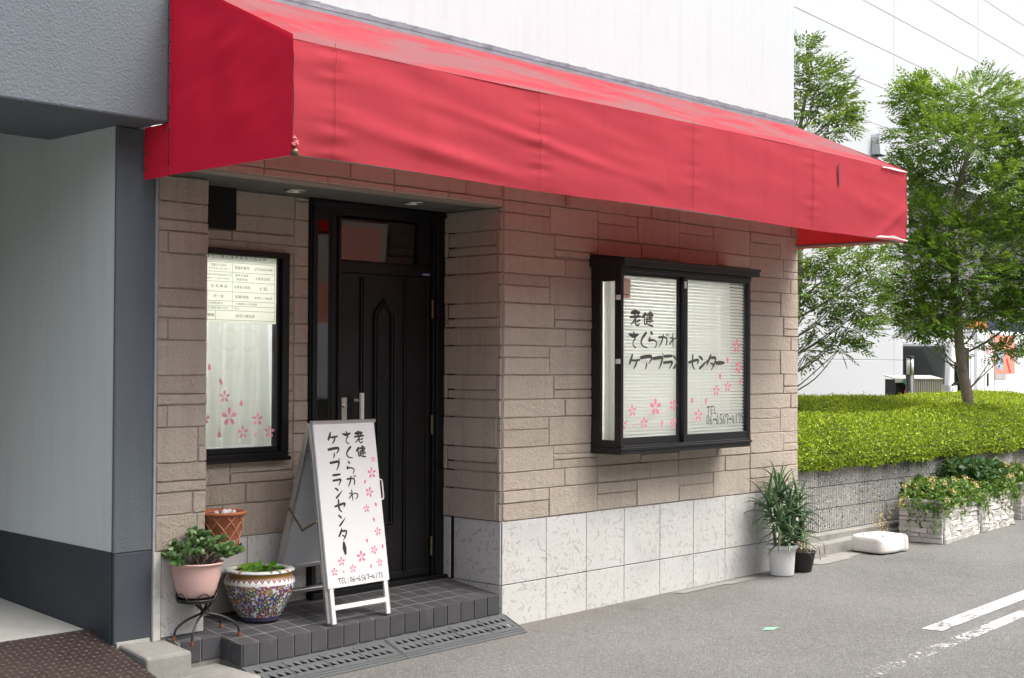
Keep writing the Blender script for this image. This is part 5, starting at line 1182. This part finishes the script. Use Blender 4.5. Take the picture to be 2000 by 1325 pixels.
for i,(x,y,w,d,h,rz) in enumerate(PL):
    planter(x,y,w,d,h,rz,LB[i])
    t = thing('planter_plant', FL[i], 'plant', (x,y,gz(x)+h-.03), rz, None)
    def cloud(n, zs, spill=.0, xr=(0,1), rad=.14):
        u = rng.uniform(xr[0]-.06,xr[1]+.06,n)*w; v = rng.uniform(-.16,1.0,n)*d
        e = np.maximum(0, np.maximum(-u, u-w)) + np.maximum(0,-v)
        z = zs*rng.random(n)**.7*(1-.6*np.abs(2*u/w-1)**3) - e*1.3*spill
        return np.stack([u,v,z],1)
    n = 2600; P = cloud(n, .17 if i != 1 else .22, 1)
    leaf_mesh('leaves', P, rand_dirs(n,.3), rand_dirs(n,1.2), rng.uniform(.025,.055,n), rng.uniform(.022,.04,n), MT['ivy'], t, .1, 'diamond', .1)
    n = 700 if i != 1 else 1800; P = cloud(n, .15 if i != 1 else .30, 1, (.2,.8)); P[:,1] += .05
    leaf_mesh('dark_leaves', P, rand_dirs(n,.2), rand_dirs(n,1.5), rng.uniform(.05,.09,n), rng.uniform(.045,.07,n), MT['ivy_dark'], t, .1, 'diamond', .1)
    # blossoms in clusters
    nc = [34,26,60][i]; C0 = cloud(nc, .20, .6); C0[:,2] += .01; k = 26
    P = np.repeat(C0,k,0)+rng.normal(0,.018,(nc*k,3)); leaf_mesh('blossoms', P, rand_dirs(nc*k,.4), rand_dirs(nc*k,.8), rng.uniform(.012,.026,nc*k), rng.uniform(.010,.018,nc*k), MT['cream_flower'], t, .2)
    m = MB(); bs = []
    for q in range(12 if i == 0 else 7):
        sx = random.uniform(-.04,w+.02); side_ = random.random() < .5
        p = Vector((sx,-.02,.0)) if i or not side_ else Vector((-.03,random.uniform(0,d),0)); pts = [p+Vector((0,.05,.03)), p]
        for s_ in range(random.randint(3,7)): p = p+Vector((random.uniform(-.03,.02),-.006 if not side_ else 0,-random.uniform(.02,.05))); pts.append(p.copy()); bs.append(tuple(p))
        m.tube(pts, .0022, 4)
    m.build('runners', MT['twig'], t)
    b = np.repeat(np.array(bs),3,0); n = len(b); leaf_mesh('runner_leaves', b+rng.normal(0,.01,(n,3)), rand_dirs(n,-.2), rand_dirs(n,.4)-np.array([0,1.2,0]), rng.uniform(.02,.04,n), rng.uniform(.018,.03,n), MT['ivy'], t, .1)
m = MB()
for k in range(5): m.tube([(7.02+random.uniform(-.02,.03),-.23+random.uniform(-.02,.02),gz(7)+.006),(7.05+random.uniform(-.02,.03),-.25,gz(7)+.012)], [.008,.004], 5)
tag(m.build('fallen_leaf', MT['straw']), 'dry brown fallen leaf on the road beside the second planter', 'leaf')
# wispy sprig in front of kerb
SPG = thing('wall_sprig', 'thin sprig of pale blossoms sprouting beside the kerb behind the white stand base', 'plant', (4.95,.06,gz(4.95)))
m = MB(); bs = []
for k in range(7):
    a = random.uniform(-.3,.3); P = arc((0,0,0),(random.uniform(-.08,.08),.0,.12),(random.uniform(-.22,.16),random.uniform(-.05,.05),random.uniform(.18,.42)), n=4); m.tube(P, .0016, 4); bs += [tuple(q) for q in P[4:]]
m.build('stems', MT['twig'], SPG); b = np.repeat(np.array(bs),4,0); n = len(b)
leaf_mesh('blossoms', b+rng.normal(0,.010,(n,3)), rand_dirs(n), rand_dirs(n), rng.uniform(.010,.022,n), rng.uniform(.008,.016,n), MT['cream_flower'], SPG)
# ================================================================== clipped hedge
HG = thing('hedge', 'broad clipped yellow-green azalea hedge above the block wall', 'hedge', (3.5,.3,.78))
prof = [(-.065,.755),(-.095,.81),(-.085,.88),(-.03,.965),(.07,1.055),(.22,1.125),(.45,1.16),(.68,1.08),(.90,.99),(1.15,1.08),(1.45,1.235),(1.8,1.255),(2.05,1.20),(2.10,1.0),(2.10,.70)]
pa = np.array(prof); seg = np.linalg.norm(np.diff(pa,axis=0),axis=1); cum = np.r_[0,np.cumsum(seg)]
def hsurf(X, t):
    s = t*cum[-1]; y = np.interp(s,cum,pa[:,0]); z = np.interp(s,cum,pa[:,1])
    w1 = np.sin(X*1.7+y*1.3)*.020+np.sin(X*3.9+1+y*4)*.012+np.sin(X*8.3+y*9)*.007
    dip = .13*np.clip((X-6.0)/1.8,0,1)*np.exp(-((y-.95)/.35)**2)
    front = (s < cum[4]); y = y + np.where(front, np.sin(X*2.1)*.012+np.sin(X*6.3)*.010, 0)
    z = z + w1*np.clip(s/cum[4],0,1) + dip + np.where(s < cum[2], np.sin(X*7)*.012+np.sin(X*17)*.010, 0)
    return np.stack([X-3.5, y, z-.78],-1)
nx,nt = 170,40; G = hsurf(np.repeat(np.linspace(3.44,12.4,nx)[None],nt,0), np.repeat(np.linspace(0,1,nt)[:,None],nx,1))
G = G*1.0; G[...,2] -= .018; G[...,1] += .012
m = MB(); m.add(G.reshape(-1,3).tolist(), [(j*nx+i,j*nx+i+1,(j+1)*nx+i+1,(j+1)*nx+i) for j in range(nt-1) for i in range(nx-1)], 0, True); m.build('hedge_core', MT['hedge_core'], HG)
def hleaves(n, tr, mat, name, Lr, off, zb=1.0, xr=(3.44,12.3), tuft=0):
    X = xr[0]+(xr[1]-xr[0])*rng.random(n)**1.2; t = rng.uniform(*tr,n); 
    P = hsurf(X,t); e = 1e-3; T = hsurf(X,np.clip(t+e,0,1))-P; Nn = np.cross(np.broadcast_to(np.array([1.,0,0]),T.shape), T); Nn /= np.linalg.norm(Nn,axis=1,keepdims=True)+1e-9
    P = P + Nn*(rng.uniform(-.02,.022,n)+off)[:,None]
    D = rand_dirs(n)*.9 + Nn*.75; leaf_mesh(name, P, D, Nn+rand_dirs(n)*.8, rng.uniform(*Lr,n), rng.uniform(Lr[0]*.45,Lr[1]*.5,n), mat, HG, .2)
hleaves(95000,(.0,.86),MT['hedge'],'foliage',(.019,.036),0.004)
hleaves(40000,(.0,.5),MT['hedge'],'foliage',(.019,.036),0.012)
hleaves(24000,(.26,.86),MT['hedge_tip'],'tips_and_highlight',(.014,.026),.018)
hleaves(9000,(.27,.42),MT['hedge_tip'],'tips_and_highlight',(.016,.030),.020)  # extra yellow tips paint the lit highlight along the front ridge
# taller shoots
n = 360; X = rng.uniform(4.5,12,n); t = rng.uniform(.66,.85,n); B = np.repeat(hsurf(X,t),9,0); hh = np.tile(np.linspace(0,1,9),n)*np.repeat(rng.uniform(.02,.075,n),9); B[:,2] += hh
leaf_mesh('shoots', B, rand_dirs(len(B),.6), rand_dirs(len(B),.6), rng.uniform(.014,.024,len(B)), rng.uniform(.007,.012,len(B)), MT['hedge_tip'], HG, .2)
struct('planting_bed', (lambda q: (q.box(3.45,14,.5,2.42,-.2,.75), q)[1])(MB()), MT['soil'])
# ================================================================== trees
RH = Vector((.685,-.7285,0)); FH = Vector((.7285,.685,0))
def tree(name, label, base, trunk, clumps, per, leafm, spread, r0, seed, youngfrac=.12, lean=.9):
    rg = np.random.default_rng(seed); rr = random.Random(seed)
    t = thing(name, label, 'tree', base, 0, None)
    m = MB(); P = [RH*a+Vector((0,0,z-base[2])) for a,z in trunk]; P = arc(*P,n=5); n = len(P); m.tube(P, [r0*(1-.75*i/(n-1)) for i in range(n)], 10); m.build('trunk', MT['bark'], t)
    lb = MB(); BS=[];DS=[];NS=[];LL=[];WW=[];Y=[]
    for ci,(a,z,ra,rz) in enumerate(clumps):
        for sub in range(2):
            b = rr.uniform(-spread,spread)*(1 if sub else .5); c = RH*a + FH*b + Vector((0,0,z-base[2]))
            # limb from the trunk, a bit lower than the clump
            q = min(P, key=lambda p: abs(p.z-(c.z-.35-.25*abs(a)))); mid = (q+c)/2 + Vector((rr.uniform(-.08,.08),rr.uniform(-.08,.08),-.06))
            lb.tube(arc(q,mid,c,n=5), [.011*(1-.75*i/10) for i in range(11)], 5)
            k = int(per*(ra*rz/.08)**.6)
            for _ in range(k):
                d = rg.normal(size=3); d /= np.linalg.norm(d); rad = .90*rg.random()**.40
                off = (RH*(d[0]*ra)+FH*(d[1]*ra*1.1))*rad + Vector((0,0,d[2]*rz*rad)); p = c+off
                out = Vector((p.x,p.y,0)); out = (out.normalized() if out.length > .05 else Vector((1,0,0)))*.55 + off.normalized()*.6 + Vector((0,0,rr.uniform(-.15,.55))) + Vector(rg.normal(size=3)*.25); out.normalize()
                L = rg.uniform(.14,.23); sd = out.cross(Vector((0,0,1))); sd = sd.normalized() if sd.length > .05 else Vector((1,0,0)); nr = sd.cross(out)
                nr = (nr + Vector(rg.normal(size=3)*.35)).normalized(); sd = out.cross(nr).normalized()
                young = (d[2] > .1 and rg.random() < youngfrac)
                for s in range(5):
                    pos = p+out*(L*(s+1)/5.2) - Vector((0,0,.02*(s/5)**2)); ln = rg.uniform(.052,.080)*(1-.3*abs(s-2)/2)
                    for sg in ((1,-1) if s < 4 else (0,)):
                        dd = out*.75+sd*sg*.8 if sg else out
                        BS.append(tuple(pos)); DS.append(tuple(dd)); NS.append(tuple(nr+Vector(rg.normal(size=3)*.2))); LL.append(ln); WW.append(ln*.38); Y.append(young)
    lb.build('limbs', MT['twig'], t)['kind'] = 'stuff'
    BS,DS,NS,LL,WW,Y = map(np.array,(BS,DS,NS,LL,WW,Y))
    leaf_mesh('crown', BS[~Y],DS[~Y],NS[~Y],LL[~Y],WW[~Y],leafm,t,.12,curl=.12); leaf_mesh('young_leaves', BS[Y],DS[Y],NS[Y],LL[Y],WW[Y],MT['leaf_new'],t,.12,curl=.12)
T2=[(-.56,4.57,.25,.22),(-.22,4.49,.34,.28),(.22,4.6,.34,.28),(.5,4.49,.28,.28),(-.5,4.12,.31,.28),(-.11,4.04,.31,.22),(.42,4.04,.34,.28),(-.62,3.73,.25,.2),(-.22,3.65,.34,.18),(.31,3.57,.39,.2),(.62,3.79,.34,.25),(-.5,3.26,.25,.21),(-.22,3.01,.39,.22),(.25,3.2,.42,.25),(.53,2.98,.34,.34),(-.56,2.84,.31,.2),(-.11,2.64,.42,.25),(.39,2.53,.39,.25),(-.67,2.44,.31,.17),(-.34,2.28,.39,.2),(.17,2.22,.42,.18),(.62,2.25,.34,.22),(-.56,2.12,.29,.13),(-.28,1.98,.24,.08),(.42,1.80,.27,.06),(.84,3.4,.34,.45),(.89,4.24,.28,.39),(.84,2.61,.34,.34)]
tree('ash_tree','dense young ash tree with a straight trunk rising from the hedge at right',(8.164,.757,.75),[(.02,.75),(0,1.28),(-.06,1.6),(-.10,2.0),(-.12,2.4),(-.16,2.8),(-.17,3.2),(-.10,3.6),(.05,4.1),(.1,4.5)],T2,125,MT['leaf'],.50,.068,5,.24)
T1=[(.21,4.82,.11,.15),(.29,4.58,.2,.18),(.47,4.51,.17,.14),(.59,4.35,.1,.14),(.18,4.32,.13,.13),(.42,4.19,.16,.13),(.63,4.14,.13,.08),(.34,4.0,.18,.08),(.29,2.73,.23,.13),(.6,2.71,.26,.13),(.89,2.63,.18,.16),(.23,2.42,.18,.21),(.55,2.37,.26,.18),(.86,2.29,.18,.21),(.34,2.13,.18,.13),(.65,2.05,.26,.16),(.55,1.82,.2,.08),(.26,1.77,.15,.09),(-.03,4.58,.21,.31),(-.08,3.8,.26,.42),(-.08,2.44,.23,.37)]
tree('ash_tree','airy ash tree with open branches behind the right corner of the shop',(5.94,1.664,.75),[(-.12,.75),(-.06,1.2),(.03,1.7),(.10,2.2),(.14,2.7),(.1,3.3),(.12,3.9),(.2,4.4)],T1,62,MT['leaf2'],.30,.06,9,.10)
# ================================================================== bollard light, slatted box behind the hedge
BL = thing('bollard_light', 'dark bollard lamp with a frosted white head standing behind the hedge', 'lamp', (9.85,2.30,.2))
m = MB(); m.lathe([(0,0),(.052,0),(.052,1.325),(.0,1.325)], (0,0,0), 20); m.build('post', MT['bay_frame'], BL)
m = MB(); m.lathe([(0,1.326),(.046,1.326),(.046,1.535),(0,1.535)], (0,0,0), 20); m.build('lamp_glass', MT['lamp_white'], BL)
m = MB(); m.lathe([(0,1.536),(.054,1.536),(.054,1.56),(0,1.562)], (0,0,0), 20)
for k in range(4):
    a = k*math.pi/2+.72; m.box(.05*math.cos(a)-.005,.05*math.cos(a)+.005,.05*math.sin(a)-.005,.05*math.sin(a)+.005,1.32,1.54)
m.build('lamp_cap', MT['bay_frame'], BL)
BX = thing('slatted_bin_box', 'grey slatted storage box with sloping lid behind the hedge', 'box', (10.10,2.62,.2), R(-46))
m = MB(); m.box(0,.20,.01,.5,0,1.26); m.box(.2,.60,.02,.5,0,1.26); m.build('box_core', MT['void'], BX)
me = bpy.data.meshes.new('slat'); me.from_pydata([(0,0,0),(.020,0,0),(.020,0,1.26),(0,0,1.26),(0,.02,0),(.02,.02,0),(.02,.02,1.26),(0,.02,1.26)],[],[(0,1,2,3),(1,5,6,2),(4,0,3,7),(3,2,6,7)]); me.materials.append(plain('warm_grey_slat',(.36,.34,.30),.7)); me.update()
for k in range(14): share('slat', me, BX, loc=(.205+k*.0285,-.002,0))
m = MB(); m.hexa([(-.01,-.01,1.262),(.61,-.01,1.262),(.61,.52,1.30),(-.01,.52,1.30)],[(-.01,-.01,1.275),(.61,-.01,1.275),(.61,.52,1.315),(-.01,.52,1.315)]); m.box(-.01,.195,-.012,.01,1.22,1.262); m.build('lid', plain('lid_grey',(.40,.39,.37),.6), BX)
m = MB(); m.tube([(.13,-.03,1.20),(.13,-.03,1.27)], .04, 12); m.build('green_cup', MT['green_pl'], BX)
m = MB(); m.add(*lump((.13,-.03,1.10), .035, 9, .2), 0, True); m.tube([(.13,-.03,1.13),(.13,-.03,1.2)], .004, 5); m.build('red_tag', MT['red'], BX)
# ================================================================== far white building
FBD = thing('white_warehouse', 'large white panel-clad building with a shaded garage opening behind the trees', 'building', (10.563,4.034,0), math.atan2(.108,.994))
rows = [1.13+.593*k for k in range(0,24)]
m = MB(); m.box(-9,3.17,.02,.4,-.2,16); m.box(3.17,26,.02,.4,4.86,16); fw = m.build('front_wall', plain('panel_joint',(.36,.365,.37),.8), FBD)
_pm = {}
def wp(s0,s1,z0,z1,y=.02,mat='panel_white'):
    key = (round(s1-s0,3),round(z1-z0,3),mat)
    if key not in _pm: _pm[key] = slab_mesh('wall_panel'+mat, s1-s0, z1-z0, .005, MT[mat], .005, .004); _pm[key].name = 'wall_panel'
    share('wall_panel', _pm[key], fw, loc=(s0,y,z0))
cols2 = [-8.9,-5.1,-1.15,2.80,6.75,10.7,14.65,18.6]
for z0,z1 in zip(rows[:-1],rows[1:]):
    for a,b in zip(cols2[:-1],cols2[1:]):
        if z0 < 4.6:
            if a >= 3.1: continue
            b = min(b,3.172)
            if a == 2.80: b = 3.172
        if a == 2.80 and z0 < 4.6: b = 3.172
        wp(a,b,z0 if z0 > 1.2 else -.1,z1)
m = MB(); m.box(3.172,3.40,.40,9,-.2,4.86); m.box(3.172,26,.40,9,4.70,4.86); m.box(3.4,26,1.3,1.45,2.62,4.70); m.build('recess_lintel', MT['panel_grey'], FBD)
m = MB(); m.box(3.4,26,8.8,9,-.2,4.7); m.build('garage_back_wall', plain('garage_dark',(.05,.05,.055),.8), FBD)
for k in range(4):
    m = MB(); m.box(3.42+k*2.4,5.80+k*2.4,1.285,1.298,3.25,3.85); m.box(3.42+k*2.4,5.80+k*2.4,1.285,1.298,2.64,3.24); m.box(3.42+k*2.4,5.80+k*2.4,1.285,1.298,3.86,4.68); m.build('lintel_panel', MT['panel_grey'], FBD)
m = MB(); m.box(8.0,16,.9,1.2,2.36,2.56); m.build('sign_band', MT['navy'], FBD)
m = MB(); m.box(8.7,9.9,.885,.90,2.38,2.53); m.build('amber_sign_panel', MT['amber'], FBD)
m = MB(); P = []
for k in range(13): P.append((-.135*math.cos(math.pi*k/12), 0, 5.02+.15*math.sin(math.pi*k/12)))
vs = [(2.03+x, -.13 if j else .01, z) for j in (0,1) for x,_,z in P+[(.135,0,4.80),(-.135,0,4.80)]]; n = len(vs)//2
m.add(vs, [tuple(range(n,2*n))[::-1]]+[(i,(i+1)%n,n+(i+1)%n,n+i) for i in range(n-2)]+[(n-1,0,n,2*n-1)], 0); m.build('vent_hood', MT['panel_white'], FBD, bevel=.045, seg=4)
m = MB(); m.box(1.92,2.14,-.11,.0,4.793,4.797); m.build('vent_shade_sheet', MT['void'], FBD)  # black sheet stands in for the shade inside the hood
# ================================================================== parked truck
TR = thing('delivery_truck', 'white delivery truck parked in the shaded garage opening behind the ash tree', 'truck', (16.55,4.97,.15), math.atan2(.108,.994))
def ext(mb, prof, y0, y1, m=0):
    n = len(prof); vs = [(x,y0,z) for x,z in prof]+[(x,y1,z) for x,z in prof]
    mb.add(vs, [tuple(range(n)),tuple(range(n,2*n))[::-1]]+[(i,n+i,n+(i+1)%n,(i+1)%n) for i in range(n)], m)
m = MB(); ext(m, [(0,.35),(1.30,.35),(1.30,1.98),(.42,1.98),(.25,1.90),(.02,1.15)], 0, 1.60); m.build('cab', MT['truck'], TR, bevel=.05, seg=3)
m = MB(); m.box(1.34,4.3,-.04,1.66,.62,2.16); m.build('cargo_box', MT['truck'], TR, bevel=.03, seg=2)
m = MB(); m.box(1.2,4.2,.1,1.5,.40,.60); m.build('chassis', MT['black_pl'], TR)
m = MB(); m.add([(.018,.10,1.16),(.018,1.50,1.16),(.235,1.45,1.84),(.235,.15,1.84)], [(0,3,2,1)]); m.T = None; o = m.build('windscreen', MT['glass_dark'], TR); o.location = (-.012,0,.004)
m = MB(); m.add([(.20,-.006,1.15),(.98,-.006,1.15),(.98,-.006,1.82),(.40,-.006,1.82)], [(0,1,2,3)]); m.build('side_window', MT['void'], TR)
m = MB(); m.box(.10,.105,-.008,-.002,.5,1.1); m.box(1.06,1.065,-.008,-.002,.5,1.9); m.box(.105,1.06,-.008,-.002,.5,.505); m.build('door_gap', MT['black_pl'], TR)
m = MB(); m.box(-.20,-.05,-.30,-.14,1.22,1.56); m.box(-.16,-.09,-.26,-.18,.86,1.20); m.tube([(-.1,-.18,1.25),(.05,-.02,1.15)], .02, 6); m.build('wing_mirror', MT['black_pl'], TR, bevel=.03, seg=2)
for x in (.62,3.3):
    m = MB(); m.tube([(x,-.03,.30),(x,.2,.30)], .30, 24); m.build('wheel', MT['black_pl'], TR); m = MB(); m.tube([(x,-.04,.30),(x,0,.30)], .17, 16); m.build('wheel_hub', MT['alu'], TR)
m = MB(); m.box(1.72,1.725,-.046,-.038,.70,2.1); m.box(2.28,2.285,-.046,-.038,.70,2.1); m.build('box_door_gap', MT['black_pl'], TR)
m = MB(); m.box(1.85,1.90,-.06,-.04,1.12,1.36); m.build('door_handle', MT['black_pl'], TR)
m = MB(); m.box(2.30,3.5,-.046,-.041,1.35,2.08); gr = m.build('side_graphic', MT['orange'], TR)
m = MB(); m.add([(2.36,-.05,1.47),(2.72,-.05,1.40),(2.80,-.05,1.78),(2.44,-.05,1.82)], [(0,1,2,3)]); m.build('tablet_picture', MT['skyblue'], gr)
m = MB(); m.add([(2.95,-.05,1.62),(3.02,-.05,1.66),(3.25,-.05,1.38),(3.16,-.05,1.36)], [(0,1,2,3)]); m.build('red_stroke', MT['red'], gr)
m = MB(); m.box(2.30,2.95,-.05,-.046,1.24,1.34); m.build('dark_caption', MT['panel_grey'], TR)
def tt(body, x, z, h, y, mat, par):
    o = typeset(body, 0, 0, h, None, 0, mat, par); o.location = (x,y,z); return o
tt('5', .93, .98, .20, -.012, MT['red'], TR); tt('@ E1', 1.98, 1.80, .20, -.048, MT['red'], TR)
m = MB(); m.box(2.02,2.22,-.048,-.044,2.02,2.07); m.build('yellow_mark', MT['amber'], TR)
m = MB(); m.box(0,.14,0,.14,0,2.6); o = m.build('steel_post', MT['panel_grey']); o.location = (17.6,3.6,.1); o.rotation_euler = (0,0,.1); tag(o, 'slim grey steel post in front of the parked truck at the right edge', 'post')
# ================================================================== across the street (seen in the glass)
OP = thing('opposite_building', 'beige and salmon building across the street mirrored in the door glass', 'building', (9,-12,0))
m = MB(); m.box(-45,45,-1,0,-1,7.5); m.build('street_wall', MT['beige_wall'], OP)
m = MB(); m.box(-4.5,1.35,0,.08,2.32,3.05); m.build('salmon_band', MT['orange'], OP)
m = MB(); m.box(-9,1.2,.05,.9,1.05,2.31); hd = m.build('white_hoarding', MT['truck'], OP)
for body,x,z,h in [('FIA',.1,1.98,.55),('ia CO.LTD',-2.6,1.98,.55),('co. 65.',-2.2,1.62,.30)]:
    o = typeset(body, 0, 0, h, None, 0, MT['red'], OP); o.rotation_euler = (0,0,math.pi); o.location = (x,.905,z)
